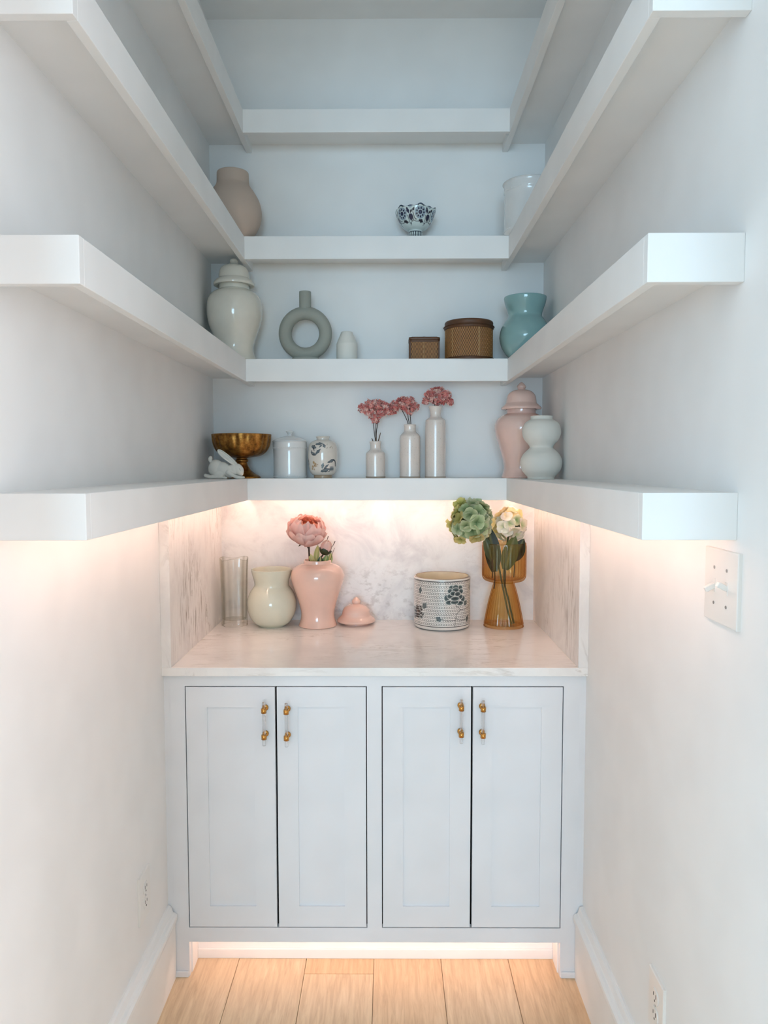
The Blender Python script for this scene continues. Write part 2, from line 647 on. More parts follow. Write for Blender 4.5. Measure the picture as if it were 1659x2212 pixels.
# oak planks, every board its own piece
rnd = random.Random(4)
seams = [-0.598, -0.410, -0.2075, -0.005, 0.1955, 0.397, 0.598]
joints = [0.9, -0.62, 0.012, -0.95, -0.55, -1.05]
for i in range(6):
    x0, x1 = seams[i], seams[i + 1]
    cuts = [YO - 0.12, joints[i], 0.30] if joints[i] < 0.3 else [YO - 0.12, 0.30]
    for y0, y1 in zip(cuts[:-1], cuts[1:]):
        box('plank', (x0 + 0.0006, x1 - 0.0006, y0 + 0.0005, y1 - 0.0005, -0.0145, 0.0), M['oak'], floor, bev=0.0009)
for i in range(-13, 13):
    x0 = -0.005 + 0.2025 * i
    if x0 < -2.55 or x0 + 0.2025 > 2.55:
        continue
    box('plank', (x0 + 0.0006, x0 + 0.2019, -10.0, YO - 0.121, -0.0145, 0.0), M['oak'], floor, bev=0.0009)


def baseboard(name, side):
    prof = [(0, 0), (0.0215, 0), (0.0215, 0.158), (0.0225, 0.164), (0.0270, 0.170), (0.0285, 0.178), (0.0275, 0.187),
            (0.0225, 0.1925), (0.0165, 0.1945), (0.0145, 0.1975), (0.0125, 0.205), (0.0100, 0.212), (0.004, 0.2145), (0, 0.2145)]
    bm = bmesh.new()
    y0, y1 = YO - 0.0, -0.002
    A = [bm.verts.new((-side * (W - d) if False else side * (W - d), y0, z)) for d, z in prof]
    B = [bm.verts.new((side * (W - d), y1, z)) for d, z in prof]
    n = len(prof)
    for i in range(n):
        bm.faces.new((A[i], A[(i + 1) % n], B[(i + 1) % n], B[i]))
    bm.faces.new(A); bm.faces.new(B)
    return structure(from_bm(name, bm, M['trim']))


baseboard('baseboard_left', -1)
baseboard('baseboard_right', 1)

# ------------------------------------------------------------------ wall shelves
TH, LIP, FB = 0.076, 0.029, 0.019
SI = 0.446         # inner face of the side shelves
YS = 0.49          # front face of the back shelves
YF = -0.878        # free end of the side shelves
LEV = {1: 1.436, 2: 1.8425, 3: 2.252, 4: 2.667}
back_txt = {1: 'white boxed back shelf carrying the three stoneware bottles of dried blooms',
            2: 'white boxed back shelf carrying the ring vase and rattan boxes',
            3: 'white boxed back shelf carrying the blue and white scalloped bowl',
            4: 'empty white boxed back shelf highest under the ceiling'}
sw_txt = {1: 'white boxed side shelf on the light switch wall, under the white double gourd vase',
          2: 'white boxed side shelf on the light switch wall, level with the rattan boxes',
          3: 'white boxed side shelf on the light switch wall, level with the blue and white bowl',
          4: 'highest white boxed side shelf on the light switch wall, near the ceiling'}
op_txt = {1: 'white boxed side shelf opposite the light switch, under the white rabbit figurine',
          2: 'white boxed side shelf opposite the light switch, level with the grey ring vase',
          3: 'white boxed side shelf opposite the light switch, level with the peach vase',
          4: 'highest white boxed side shelf opposite the light switch, near the ceiling'}
for lv, z in LEV.items():
    for s, txt in ((-1, op_txt), (1, sw_txt)):
        t = thing('wall_shelf', (s * W, 0.0, z - TH), txt[lv], 'shelf', 'boxed wall shelves')
        xs = sorted((s * (W - 0.0), s * (SI + FB)))
        box('shelf_panel', (xs[0], xs[1], YF + FB, YB, z - TH + LIP, z - 0.0002), M['trim'], t, bev=0)
        xf = sorted((s * (SI + FB), s * SI))
        box('fascia_board', (xf[0], xf[1], YF + FB, YB, z - TH, z), M['trim'], t, bev=0.0012, seg=2)
        xe = sorted((s * W, s * SI))
        box('end_board', (xe[0], xe[1], YF, YF + FB, z - TH, z), M['trim'], t, bev=0.0012, seg=2)
    t = thing('wall_shelf', (0.0, YB, z - TH), back_txt[lv], 'shelf', 'boxed wall shelves')
    box('shelf_panel', (-SI, SI, YS + FB, YB, z - TH + LIP, z - 0.0002), M['trim'], t, bev=0)
    box('fascia_board', (-SI, SI, YS, YS + FB, z - TH, z), M['trim'], t, bev=0.0012, seg=2)

# LED strips under the lowest shelves and under the cabinet
zu = LEV[1] - TH + LIP


def led(name, b, label, mat):
    x0, x1, y0, y1, z1 = b
    t = thing(name, ((x0 + x1) / 2, (y0 + y1) / 2, z1), label, 'light', 'warm strip lights')
    box('channel', (x0, x1, y0, y1, z1 - 0.006, z1), M['alu'], t, bev=0)
    e = 0.002
    box('diffuser', (x0 + e, x1 - e, y0 + e, y1 - e, z1 - 0.009, z1 - 0.006), mat, t, bev=0)
    return t


led('strip_light', (-0.44, 0.44, 0.520, 0.534, zu), 'warm strip light under the shelf above the marble backsplash', M['led'])
led('strip_light', (-0.482, -0.468, YF + 0.03, 0.62, zu), 'warm strip light under the side shelf that carries the rabbit', M['led_side'])
led('strip_light', (0.468, 0.482, YF + 0.03, 0.62, zu), 'warm strip light under the side shelf that carries the gourd vase', M['led_side'])

# ------------------------------------------------------------------ base cabinet
ZC = 0.890
DX = [-0.538, -0.280, -0.022, 0.020, 0.276, 0.5345]
ZD0, ZD1 = 0.147, 0.857
cabn = thing('base_cabinet', (0, 0.25, 0), 'white four door base cabinet with lit toe kick under the marble counter', 'cabinet')
FF = 0.02
boxes('face_frame', [(-0.580, DX[0], 0, FF, 0.0, ZC), (DX[5], 0.580, 0, FF, 0.0, ZC),
                     (DX[2], DX[3], 0, FF, ZD0, ZD1),
                     (DX[0], DX[5], 0, FF, ZD1, ZC), (DX[0], DX[5], 0, FF, 0.104, ZD0)], M['cab'], cabn)
box('filler_strip', (-W, -0.580, 0.002, FF, 0.0, ZC), M['cab'], cabn, bev=0)
box('filler_strip', (0.580, W, 0.002, FF, 0.0, ZC), M['cab'], cabn, bev=0)
boxes('body', [(-0.595, 0.595, 0.55, 0.56, 0.12, ZC - 0.002), (-0.595, -0.577, 0.021, 0.55, 0.0, ZC - 0.002), (0.577, 0.595, 0.021, 0.55, 0.0, ZC - 0.002),
               (-0.577, 0.577, 0.021, 0.55, 0.118, 0.130)], M['interior'], cabn)
for x0, x1 in ((-0.582, DX[0] - 0.002), (DX[5] + 0.002, 0.582)):
    box('foot_block', (x0, x1, -0.006, 0.0, 0.0, 0.018), M['cab'], cabn, bev=0.0015)
YT = 0.085
box('toe_kick', (-0.5345, 0.5310, YT, YT + 0.012, 0.0, 0.118), M['trim'], cabn, bev=0)
box('toe_return', (-0.546, -0.5345, FF, YT + 0.012, 0.0, 0.118), M['trim'], cabn, bev=0)
box('toe_return', (0.5310, 0.5425, FF, YT + 0.012, 0.0, 0.118), M['trim'], cabn, bev=0)
t = box('toe_moulding', (-0.5345, 0.5310, YT - 0.007, YT, 0.0, 0.030), M['trim'], cabn, bev=0.002, seg=2)

G = 0.0029
panels = [(-0.4757, -0.3430), (-0.2181, -0.0865), (0.0811, 0.2140), (0.3352, 0.4725)]
hx = [-0.3093, -0.2466, 0.2431, 0.3040]
for i, (a, b) in enumerate(((0, 1), (1, 2), (3, 4), (4, 5))):
    x0, x1, z0, z1 = DX[a] + G, DX[b] - G, ZD0 + G, ZD1 - G
    p0, p1 = panels[i]
    q0, q1 = 0.211, 0.796
    d = boxes('door', [(x0, p0, 0.0, FF, z0, z1), (p1, x1, 0.0, FF, z0, z1), (p0, p1, 0.0, FF, z0, q0), (p0, p1, 0.0, FF, q1, z1)],
              M['cab'], cabn, origin=((x0 + x1) / 2, 0.01, z0))
    box('door_panel', (p0, p1, 0.0055, 0.016, q0, q1), M['cab'], d, bev=0)
    zt = 0.8205 if i == 0 else (0.8172 if i == 1 else (0.8275 if i == 2 else 0.825))
    hy = -0.030
    bm = bmesh.new()
    tube_bm(bm, [(0, 0, 0.0), (0, 0, -0.002), (0, 0, -0.1225), (0, 0, -0.1245)], [0.0042, 0.0050, 0.0050, 0.0042], 20)
    from_bm('acrylic_rod', bm, M['acrylic'], d, (hx[i], hy, zt), True)
    for zz in (zt - 0.0245, zt - 0.0995):
        bm = bmesh.new()
        # sleeve around the rod
        for (r0, r1, za, zb) in ((0.0052, 0.0076, -0.0065, 0.0065),):
            n = 24
            rings = []
            for (r, z) in ((r1, za), (r1, zb), (r0, zb), (r0, za)):
                rings.append([bm.verts.new((r * math.cos(2 * PI * j / n), r * math.sin(2 * PI * j / n), z)) for j in range(n)])
            for k in range(4):
                A, B = rings[k], rings[(k + 1) % 4]
                for j in range(n):
                    bm.faces.new((A[j], A[(j + 1) % n], B[(j + 1) % n], B[j]))
        tube_bm(bm, [(0, 0.0066, 0), (0, 0.024, 0)], 0.0038, 16)
        tube_bm(bm, [(0, 0.0235, 0), (0, 0.0255, 0), (0, 0.0302, 0)], [0.0055, 0.0088, 0.0088], 20)
        from_bm('brass_post', bm, M['brass'], d, (hx[i], hy, zz), True)

led('strip_light', (-0.52, 0.52, 0.030, 0.042, 0.1175), 'warm strip light in the toe kick under the base cabinet', M['led_toe'])

# marble
ct = box('marble_counter', (-W, W, -0.016, YB - 0.02, ZC, 0.914), M['marble_top'], bev=0.0012, seg=2)
tag(ct, 'white marble countertop slab with faint brown veins on the base cabinet', 'countertop')
bs = box('marble_slab', (-0.570, 0.570, YB - 0.02, YB, 0.914, zu), M['marble_back'], bev=0)
tag(bs, 'cloudy marble backsplash slab behind the pink jar and the patterned pot', 'backsplash', 'marble slabs')
for s, mk, txt in ((-1, 'marble_left', 'marble side slab with streaks and speckles beside the clear glass vase'),
                   (1, 'marble_right', 'marble side slab with streaks beside the amber glass vase')):
    xs = sorted((s * W, s * 0.570))
    o = box('marble_slab', (xs[0], xs[1], -0.016, YB, 0.914, zu), M[mk], bev=0.0012, seg=2)
    tag(o, txt, 'backsplash', 'marble slabs')


# ------------------------------------------------------------------ switch and outlets
def plate_bm(w, h, d):
    bm = bmesh.new()
    bm_box(bm, -d, 0, -w / 2, w / 2, -h / 2, h / 2)
    es = [e for e in bm.edges if all(abs(v.co.x + d) < 1e-6 for v in e.verts)]
    bmesh.ops.bevel(bm, geom=es, offset=0.0025, segments=3, affect='EDGES', profile=0.6)
    return bm


sw = thing('light_switch', (W, -0.838, 1.278), 'white double toggle light switch plate on the wall under the shelf end', 'switch')
from_bm('wall_plate', plate_bm(0.122, 0.124, 0.007), M['plate'], sw, (W, -0.838, 1.278), False)
for k, yy in enumerate((-0.815, -0.861)):
    bm = bmesh.new()
    bm_box(bm, -0.0105, -0.0065, -0.0055, 0.0055, -0.012, 0.012, 0.001)
    from_bm('toggle_frame', bm, M['plate'], sw, (W + 0.003, yy, 1.278))
    bm = bmesh.new()
    bm_box(bm, -0.018, 0.0, -0.0042, 0.0042, -0.0045, 0.0045, 0.001)
    o = from_bm('toggle', bm, M['plate'], sw, (W - 0.0065, yy, 1.278))
    o.rotation_euler = (0, math.radians(-28 if k == 0 else 28), 0)
    for zz in (1.278 + 0.030, 1.278 - 0.030):
        bm = bmesh.new()
        tube_bm(bm, [(-0.0008, 0, 0), (0.001, 0, 0)], 0.0028, 12)
        from_bm('screw', bm, M['alu'], sw, (W - 0.007, yy, zz))


def outlet(loc, side, label):
    t = thing('wall_outlet', loc, label, 'outlet')
    bm = plate_bm(0.082, 0.125, 0.006)
    if side < 0:
        for v in bm.verts:
            v.co.x *= -1
    from_bm('wall_plate', bm, M['plate'], t, loc)
    x = loc[0] - side * 0.006
    for dz in (0.0195, -0.0195):
        bm = bmesh.new()
        n = 28
        pts = []
        for j in range(n):
            a = 2 * PI * j / n
            pts.append((0.0172 * math.cos(a), max(-0.0145, min(0.0145, 0.0172 * math.sin(a)))))
        A = [bm.verts.new((0, p[0], p[1])) for p in pts]
        B = [bm.verts.new((-side * 0.0018, p[0], p[1])) for p in pts]
        for j in range(n):
            bm.faces.new((A[j], A[(j + 1) % n], B[(j + 1) % n], B[j]))
        bm.faces.new(A); bm.faces.new(B)
        f = from_bm('socket_face', bm, M['plate'], t, (x, loc[1], loc[2] + dz))
        for yy, hh in ((-0.0065, 0.0045), (0.0065, 0.0036)):
            bm = bmesh.new()
            bm_box(bm, -0.0004, 0.0004, -0.0009, 0.0009, -hh, hh)
            from_bm('slot', bm, M['slot'], f, (x - side * 0.0019, loc[1] + yy, loc[2] + dz + 0.003))
        bm = bmesh.new()
        tube_bm(bm, [(-0.0004, 0, 0), (0.0004, 0, 0)], 0.0024, 10)
        from_bm('slot', bm, M['slot'], f, (x - side * 0.0019, loc[1], loc[2] + dz - 0.0085))
    bm = bmesh.new()
    tube_bm(bm, [(-0.0008, 0, 0), (0.0008, 0, 0)], 0.0026, 12)
    from_bm('screw', bm, M['alu'], t, (x, loc[1], loc[2]))
    return t


outlet((-W, -0.207, 0.369), -1, 'white duplex wall outlet above the baseboard, opposite the light switch wall')
outlet((W, -0.590, 0.362), 1, 'white duplex wall outlet low on the light switch wall')

# ------------------------------------------------------------------ ceramics
def ginger(name, loc, K, body, lid, knob, mat, label, seg=72):
    t = thing(name, loc, label, 'jar', 'lidded ginger jars')
    lathe('body', body, K, loc, mat, t, seg)
    l = lathe('lid', lid, K, loc, mat, t, seg)
    lathe('knob', knob, K, loc, mat, l, 32)
    return t


Z1, Z2, Z3 = LEV[1], LEV[2], LEV[3]
# cream ginger jar
ginger('ginger_jar', (-0.492, 0.54, Z2), 0.0016081,
       [(0, 0), (44, 0), (44, 0), (46, 2), (45, 5), (41, 14), (39.5, 24), (41, 36), (47, 55), (54, 74), (58.4, 94), (59, 112), (56.5, 129), (49, 141), (38, 148), (32.5, 151), (32.2, 152), (32.2, 165), (31, 166), (0, 166)],
       [(33, 160), (42, 159), (43.6, 161), (43.3, 164.5), (39, 170), (34, 174), (32.8, 177), (31.6, 187), (27, 197), (17, 203), (8, 205.2), (0, 205.6)],
       [(0, 203), (7, 204), (7, 206), (8.8, 209), (9, 212), (7.4, 215), (4, 216.6), (0, 217)],
       M['cream_glaze'], 'cream glazed ginger jar with domed lid beside the grey ring vase')
# pale pink ginger jar
ginger('ginger_jar', (0.4985, 0.52, Z1), 0.001611,
       [(0, 0), (40, 0), (40, 0), (41.5, 2), (40, 6), (36.5, 16), (35.6, 24), (37.5, 36), (43, 56), (50, 78), (55.5, 96), (56.8, 107), (54.5, 120), (47, 130), (36, 136), (31, 138), (31, 149), (30, 150), (0, 150)],
       [(32, 147), (41, 146), (42.6, 148), (42.2, 151), (37, 156), (33, 160), (32, 164), (30, 175), (24, 183), (15, 187.5), (7, 189), (0, 189.4)],
       [(0, 187), (7.5, 188), (7.5, 189.5), (9.3, 193), (9.3, 196), (6.5, 200), (3, 203.5), (0, 205)],
       M['blush_glaze2'], 'pale pink glazed ginger jar with lid behind the double gourd vase')
# open pink jar on the counter and its lid
KP = 0.0016402
lathe_o = lathe('ginger_jar', [(0, 0), (39, 0), (39, 0), (41, 1.5), (40.5, 4), (37, 14), (35.6, 25), (37, 37), (42, 56), (49, 76), (55, 94), (57.2, 107), (55.5, 118), (49, 127.5), (38, 133), (30.5, 135.5), (29.8, 137), (29.5, 142), (28.5, 143), (27.2, 142.5), (27.2, 136), (36, 130), (50, 115), (52, 100), (44, 75), (33, 40), (31, 15), (0, 8)],
                KP, (-0.2107, 0.535, 0.914), M['blush_glaze'], None, 80)
tag(lathe_o, 'open blush pink glazed ginger jar holding the peony on the marble counter', 'jar')
t = thing('jar_lid', (-0.0757, 0.57, 0.914), 'blush pink domed jar lid lying on the counter', 'lid')
lathe('dome', [(0, 2), (20, 2), (24, 0), (27.5, 0), (27.5, 3), (36, 4), (41, 6), (41.2, 9), (38, 13), (33, 17.5), (31, 22), (29, 30), (23, 37.5), (14, 41.5), (6, 43), (0, 43.4)], 0.0016614, (-0.0757, 0.57, 0.914), M['blush_glaze'], t, 72)
lathe('knob', [(0, 41), (8, 42), (8, 43.5), (9.6, 47), (9, 50.5), (5.5, 54.5), (2.5, 57), (0, 58)], 0.0016614, (-0.0757, 0.57, 0.914), M['blush_glaze'], t, 32)

# ring vase
KD = 0.0016258
dl = Vector((-0.2507, 0.57, Z2))
bm = bmesh.new()
nu, nv = 80, 28
R0, r0 = 43.6 * KD, 13.8 * KD
zc = 60.5 * KD
ring = []
for i in range(nu):
    a = 2 * PI * i / nu
    row = []
    for j in range(nv):
        b = 2 * PI * j / nv
        rr = R0 + r0 * math.cos(b)
        row.append(bm.verts.new((rr * math.sin(a), 1.12 * r0 * math.sin(b), zc + rr * math.cos(a))))
    ring.append(row)
for i in range(nu):
    for j in range(nv):
        A, B = ring[i], ring[(i + 1) % nu]
        bm.faces.new((A[j], A[(j + 1) % nv], B[(j + 1) % nv], B[j]))
dv = thing('ring_vase', dl, 'matte grey green ring shaped vase with short neck beside the cream ginger jar', 'vase')
from_bm('ring_body', bm, M['sage'], dv, dl, True)
lathe('neck', [(12.8, 108), (12.7, 118), (12.7, 147), (12.0, 148), (10.6, 147.5), (10.4, 138), (0, 136)], KD, dl, M['sage'], dv, 40)
lathe('foot', [(0, 0), (31, 0), (31, 0), (31.5, 3), (29, 8), (24, 11), (0, 11)], KD, dl, M['sage'], dv, 48, zmod=None).scale = (1, 0.48, 1)

# little faceted bottle
o = lathe('small_bottle', [(0, 0), (22, 0), (22, 0), (22.8, 2), (22.8, 2), (22.9, 36), (22.9, 36), (22, 40), (14.5, 58), (14.5, 58), (12.2, 63.5), (10.6, 64.5), (9.6, 64), (9.4, 58), (0, 56)], 0.0016284, (-0.1056, 0.575, Z2), M['white_matte'], None, 14, 3)
tag(o, 'small faceted matte white bottle vase beside the grey ring vase', 'vase')

# teal vase
o = lathe('waisted_vase', [(0, 0), (30, 0), (33, 2), (42, 11), (50, 25), (54, 40), (54.4, 50), (51, 66), (44, 79), (37.5, 88), (36.2, 93), (38, 102), (43, 116), (45.2, 126), (45.4, 130), (44.4, 131), (43, 129), (40, 112), (34.5, 94), (42, 76), (48, 50), (36, 14), (0, 5)], 0.00158, (0.5057, 0.505, Z2), M['teal'], None, 80)
tag(o, 'glossy teal waisted glass vase beside the round rattan box', 'vase')
# mint vase
o = lathe('waisted_vase', [(0, 0), (24, 0), (28, 1), (40, 10), (49.5, 27), (52.8, 47), (51, 62), (45, 76), (38.5, 85), (36.8, 90), (38, 99), (41.5, 112), (43.4, 121), (43.6, 122.5), (42.8, 123), (41.6, 121), (38, 104), (35, 90), (42, 74), (48, 50), (36, 14), (0, 6)], 0.0016408, (-0.3729, 0.535, 0.914), M['mint'], None, 80)
tag(o, 'pale mint waisted glass vase on the counter beside the pink jar', 'vase')
# double gourd vase
o = lathe('gourd_vase', [(0, 0), (28, 0), (28, 0), (29, 1.5), (29, 4.5), (34, 10), (41, 19), (44.6, 32), (43.5, 43), (38, 54), (29, 63), (25, 68), (27.5, 74), (36, 84), (40.8, 96), (40.5, 108), (35.5, 120), (27, 126.5), (23.6, 128), (23.6, 134), (22.8, 135), (20.5, 135), (20, 128), (30, 118), (35, 100), (22, 68), (36, 40), (24, 8), (0, 6)], 0.001482, (0.5285, 0.32, Z1), M['white_matte'], None, 72)
tag(o, 'matte white double gourd vase in front of the pale pink ginger jar', 'vase')
# peach vase on the third level
o = lathe('tall_vase', [(0, 0), (34, 0), (36, 2), (46, 14), (56, 32), (60.5, 50), (60, 66), (55, 84), (46, 100), (37.5, 112), (34.5, 120), (34, 136), (33.5, 141), (32, 141.5), (31, 136), (31, 122), (50, 90), (54, 50), (0, 8)], 0.0015858, (-0.4905, 0.535, Z3), M['peach_matte'], None, 80)
tag(o, 'dusky peach matte vase with wide neck on the shelf above the cream ginger jar', 'vase')
# white canisters
def canister(loc, K, R, H, label, dome=1.0, knob=True):
    t = thing('canister', loc, label, 'canister', 'white lidded canisters')
    b = lathe('body', [(0, 0), (R - 1, 0), (R - 1, 0), (R - 0.3, 1.5), (R - 0.3, 1.5), (R - 0.8, H * 0.5), (R - 0.6, H * 0.80), (R - 0.6, H * 0.80), (R + 0.3, H * 0.815), (R + 0.3, H * 0.815), (R + 0.3, H * 0.985), (R - 1, H), (0, H)], K, loc, M['white_lid'], t, 72, 3)
    # beaded bands
    for hh, nb, rb in ((H * 0.83, 54, 0.75), (4.0, 54, 0.6)):
        bm = bmesh.new()
        for j in range(nb):
            a = 2 * PI * j / nb
            mtx = Matrix.Translation(((R + 0.1) * K * math.sin(a), -(R + 0.1) * K * math.cos(a), hh * K))
            bmesh.ops.create_icosphere(bm, subdivisions=1, radius=rb * K * 1.4, matrix=mtx)
        from_bm('beaded_band', bm, M['white_lid'], b, loc, True)
    l = lathe('lid', [(0, H - 0.5), (R - 0.5, H), (R + 0.2, H + 0.8), (R - 0.3, H + 2.4), (R * 0.8, H + 2 + 4.5 * dome), (R * 0.5, H + 2 + 8.2 * dome), (R * 0.2, H + 2 + 10.5 * dome), (0, H + 2 + 10.8 * dome)], K, loc, M['white_lid'], t, 72)
    if knob:
        hb = H + 12 * dome
        lathe('knob', [(0, hb - 2), (7, hb - 1), (4.6, hb + 2), (4.8, hb + 5), (8.0, hb + 9), (8.4, hb + 10.5), (6.5, hb + 11.2), (0, hb + 11)], K, loc, M['white_lid'], l, 16)
    return t


canister((-0.3105, 0.582, Z1), 0.0016419, 36.3, 78.0, 'white lidded ceramic canister with beaded band beside the gold bowl')
canister((0.508, 0.47, Z3), 0.001545, 53.0, 103.0, 'large white ceramic canister tucked behind the third side shelf edge', 0.45, False)

# gold footed bowl
def flute(n, amt, h0, h1):
    def f(th, h, t):
        if h < h0 or h > h1:
            return 1.0
        k = math.sin(PI * min(1.0, (h - h0) / 14.0) / 2)
        return 1.0 - amt * k * (abs(math.cos(n * th / 2.0)) ** 9)
    return f


o = lathe('footed_bowl', [(0, 0), (39.5, 0), (39.5, 0), (39.8, 2.5), (37, 5), (28, 10), (19, 18), (13, 27), (11, 33), (11, 34), (13.4, 36), (13.4, 39.5), (11.4, 41), (13, 44), (28, 45.5), (42, 49), (53, 57), (59.5, 68), (62.6, 80), (63.6, 92.5), (63.4, 93.5), (61.8, 93.2), (60, 80), (54, 66), (40, 55), (0, 50)], 0.0016239, (-0.4725, 0.535, Z1), M['gold'], None, 128, 4, rmod=flute(18, 0.035, 46, 91.5))
tag(o, 'antique gold fluted footed bowl behind the white rabbit figurine', 'bowl')


# ------------------------------------------------------------------ painted porcelain
class Paint:
    def __init__(self, S, H, base):
        self.S, self.H = S, H
        self.C = np.tile(np.array(lin(base), dtype=np.float64), (len(S), 1))

    def put(self, mask, rgb):
        mask = np.clip(mask, 0, 1)[:, None]
        self.C = self.C * (1 - mask) + np.array(lin(rgb)) * mask

    def ell(self, cx, cy, a, b, rot, rgb, soft=0.5, op=1.0):
        c, s = math.cos(rot), math.sin(rot)
        X, Y = self.S - cx, self.H - cy
        u, v = X * c + Y * s, -X * s + Y * c
        d = np.sqrt((u / a) ** 2 + (v / b) ** 2)
        self.put(op * ((1 - d) * min(a, b) / soft + 0.5), rgb)

    def ring(self, cx, cy, r, w, rgb, op=1.0):
        d = np.abs(np.hypot(self.S - cx, self.H - cy) - r)
        self.put(op * ((w - d) / 0.4 + 0.5), rgb)

    def line(self, pts, w, rgb, op=1.0):
        pts = spline([(x, y, 0) for x, y in pts], 5) if len(pts) > 2 else [(x, y, 0) for x, y in pts]
        best = np.full(len(self.S), 1e9)
        for (x0, y0, _), (x1, y1, _) in zip(pts[:-1], pts[1:]):
            dx, dy = x1 - x0, y1 - y0
            L = dx * dx + dy * dy + 1e-12
            t = np.clip(((self.S - x0) * dx + (self.H - y0) * dy) / L, 0, 1)
            best = np.minimum(best, np.hypot(self.S - x0 - t * dx, self.H - y0 - t * dy))
        self.put(op * ((w - best) / 0.4 + 0.5), rgb)

    def leaf(self, x0, y0, x1, y1, wid, rgb, edge=None):
        dx, dy = x1 - x0, y1 - y0
        L = math.hypot(dx, dy)
        t = ((self.S - x0) * dx + (self.H - y0) * dy) / (L * L)
        n = (-(self.S - x0) * dy + (self.H - y0) * dx) / L
        prof = wid * np.sin(PI * np.clip(t, 0, 1)) ** 0.8 * (0.85 + 0.3 * np.sin(t * 14) * 0.5)
        m = ((prof - np.abs(n)) / 0.4 + 0.3) * (t > 0) * (t < 1)
        if edge:
            self.put(m, edge)
            m = ((prof * 0.62 - np.abs(n)) / 0.4 + 0.3) * (t > 0.05) * (t < 0.95)
        self.put(m, rgb)


# blue and white scalloped bowl
KB = 0.0016083
prof = [(0, 0), (15.2, 0), (15.2, 0), (15.4, 1), (15.0, 22), (16.2, 24.5), (24, 29), (33, 38), (39, 49), (42.4, 60), (43.6, 66), (43.0, 66.6), (41.8, 65.5), (40.5, 60), (36, 48), (28, 37), (14, 30), (0, 29)]


def scal(th, h, t):
    k = max(0.0, (h - 48) / 18.0)
    ph = th - 0.22
    return k * (1.5 * math.cos(6 * ph) + 1.5 * math.cos(12 * ph))


me, TT, HH, RR = lathe_mesh('scalloped_bowl', prof, KB, 420, 9, rmod=lambda th, h, t: 1 + 0.02 * max(0, (h - 30) / 36) * math.cos(6 * (th - 0.22)), zmod=scal)
S = TT * 40.0
wav = np.clip((HH - 48) / 18.0, 0, None) * (1.5 * np.cos(6 * (TT - 0.22)) + 1.5 * np.cos(12 * (TT - 0.22)))
H2 = HH + wav
p = Paint(S, H2, (214, 226, 224))
NV, DK, MB = (28, 30, 62), (34, 30, 48), (86, 112, 140)
for k in range(6):
    cx = 40.0 * (((k * PI / 3 + 0.22) + PI) % (2 * PI) - PI)
    c0 = 52.0
    p.ell(cx, c0, 11.5, 11.5, 0, (176, 196, 206))
    p.ring(cx, c0, 11.2, 0.5, MB)
    for j in range(9):
        a = j * 2 * PI / 9
        p.ell(cx + 7.8 * math.cos(a), c0 + 7.8 * math.sin(a), 2.3, 2.0, a, NV)
    p.ring(cx, c0, 5.2, 0.4, (220, 228, 230))
    p.ell(cx, c0, 4.2, 4.2, 0, NV)
    p.ell(cx, c0, 1.4, 1.4, 0, MB)
    # leaves and scrolls
    p.leaf(cx - 2, c0 - 14, cx + 12, c0 - 17, 3.6, DK)
    p.line([(cx - 14, c0 - 14.5), (cx - 6, c0 - 16.5), (cx + 2, c0 - 15)], 0.6, DK)
    p.leaf(cx + 13, c0 + 11, cx + 17, c0 - 2, 3.4, NV)
    p.leaf(cx - 13, c0 + 9, cx - 16.5, c0 + 2, 2.6, DK)
    p.line([(cx - 16, c0 + 1), (cx - 14.5, c0 - 4), (cx - 12, c0 - 11), (cx - 7, c0 - 13)], 0.8, DK)
    p.line([(cx + 13, c0 - 4), (cx + 15, c0 - 12), (cx + 15.5, c0 - 18), (cx + 19, c0 - 19)], 0.7, DK)
    p.line([(cx - 5, c0 + 13), (cx - 3, c0 + 15.5), (cx + 2, c0 + 15), (cx + 6, c0 + 12)], 0.7, DK)
    xm = cx + 20.9
    p.ell(xm, 44, 5.2, 6.2, 0.3, NV)
    p.leaf(xm - 1, 51, xm + 3, 58, 2.6, DK)
    p.line([(xm + 4, 44), (xm + 6, 39), (xm + 3, 36), (xm + 1.5, 38)], 0.7, DK)
    p.line([(xm - 1, 38), (xm - 1, 33), (xm - 4, 30)], 0.6, DK)
    p.ring(xm, 65, 3.2, 0.5, MB)
    p.ell(xm, 64.5, 1.5, 1.2, 0, MB)
p.put((H2 > 64.6 + wav * 0.0) * (HH > 64.8) * 1.0, (52, 70, 92))
# key fret on the foot
fr = (HH < 22) & (HH > 2)
u = (S / 40.0 * 15.2 / 5.2) % 1.0
p.put((fr & (HH < 20.5) & ((u < 0.20) | (u > 0.80) | ((HH > 18.2)) | ((u > 0.42) & (u < 0.58) & (HH < 15)))) * 1.0, (30, 42, 60))
idx_in = np.arange(len(S)) > len(S) * 0.66
p.put(idx_in * 1.0, (216, 226, 224))
set_col(me, p.C)
o = link_mesh('scalloped_bowl', me, M['painted'], None, (0.1344, 0.57, Z3), True)
tag(o, 'blue and white floral porcelain bowl with scalloped rim', 'bowl')

# leaf painted jar
KF = 0.0016446
prof = [(0, 0), (19.5, 0), (19.5, 0), (20, 1), (19.6, 5.5), (19.6, 5.5), (24, 8), (28.6, 15), (31, 28), (32.2, 46), (31.6, 60), (29.6, 70), (25.5, 77), (18.5, 80.5), (14.2, 81.5), (13.6, 83), (13.8, 86), (15.2, 88), (14.6, 89), (13, 88.4), (12.4, 82), (0, 78)]
me, TT, HH, RR = lathe_mesh('leaf_jar', prof, KF, 420, 6, step=0.6)
S = TT * 31.0
p = Paint(S, HH, (222, 214, 204))


def fz(x, y):            # place on the pot from its front picture
    sx = max(-0.97, min(0.97, (x - 796) / 16.59 / 32.0))
    return math.asin(sx) * 31.0, (1618 - y) / 16.59


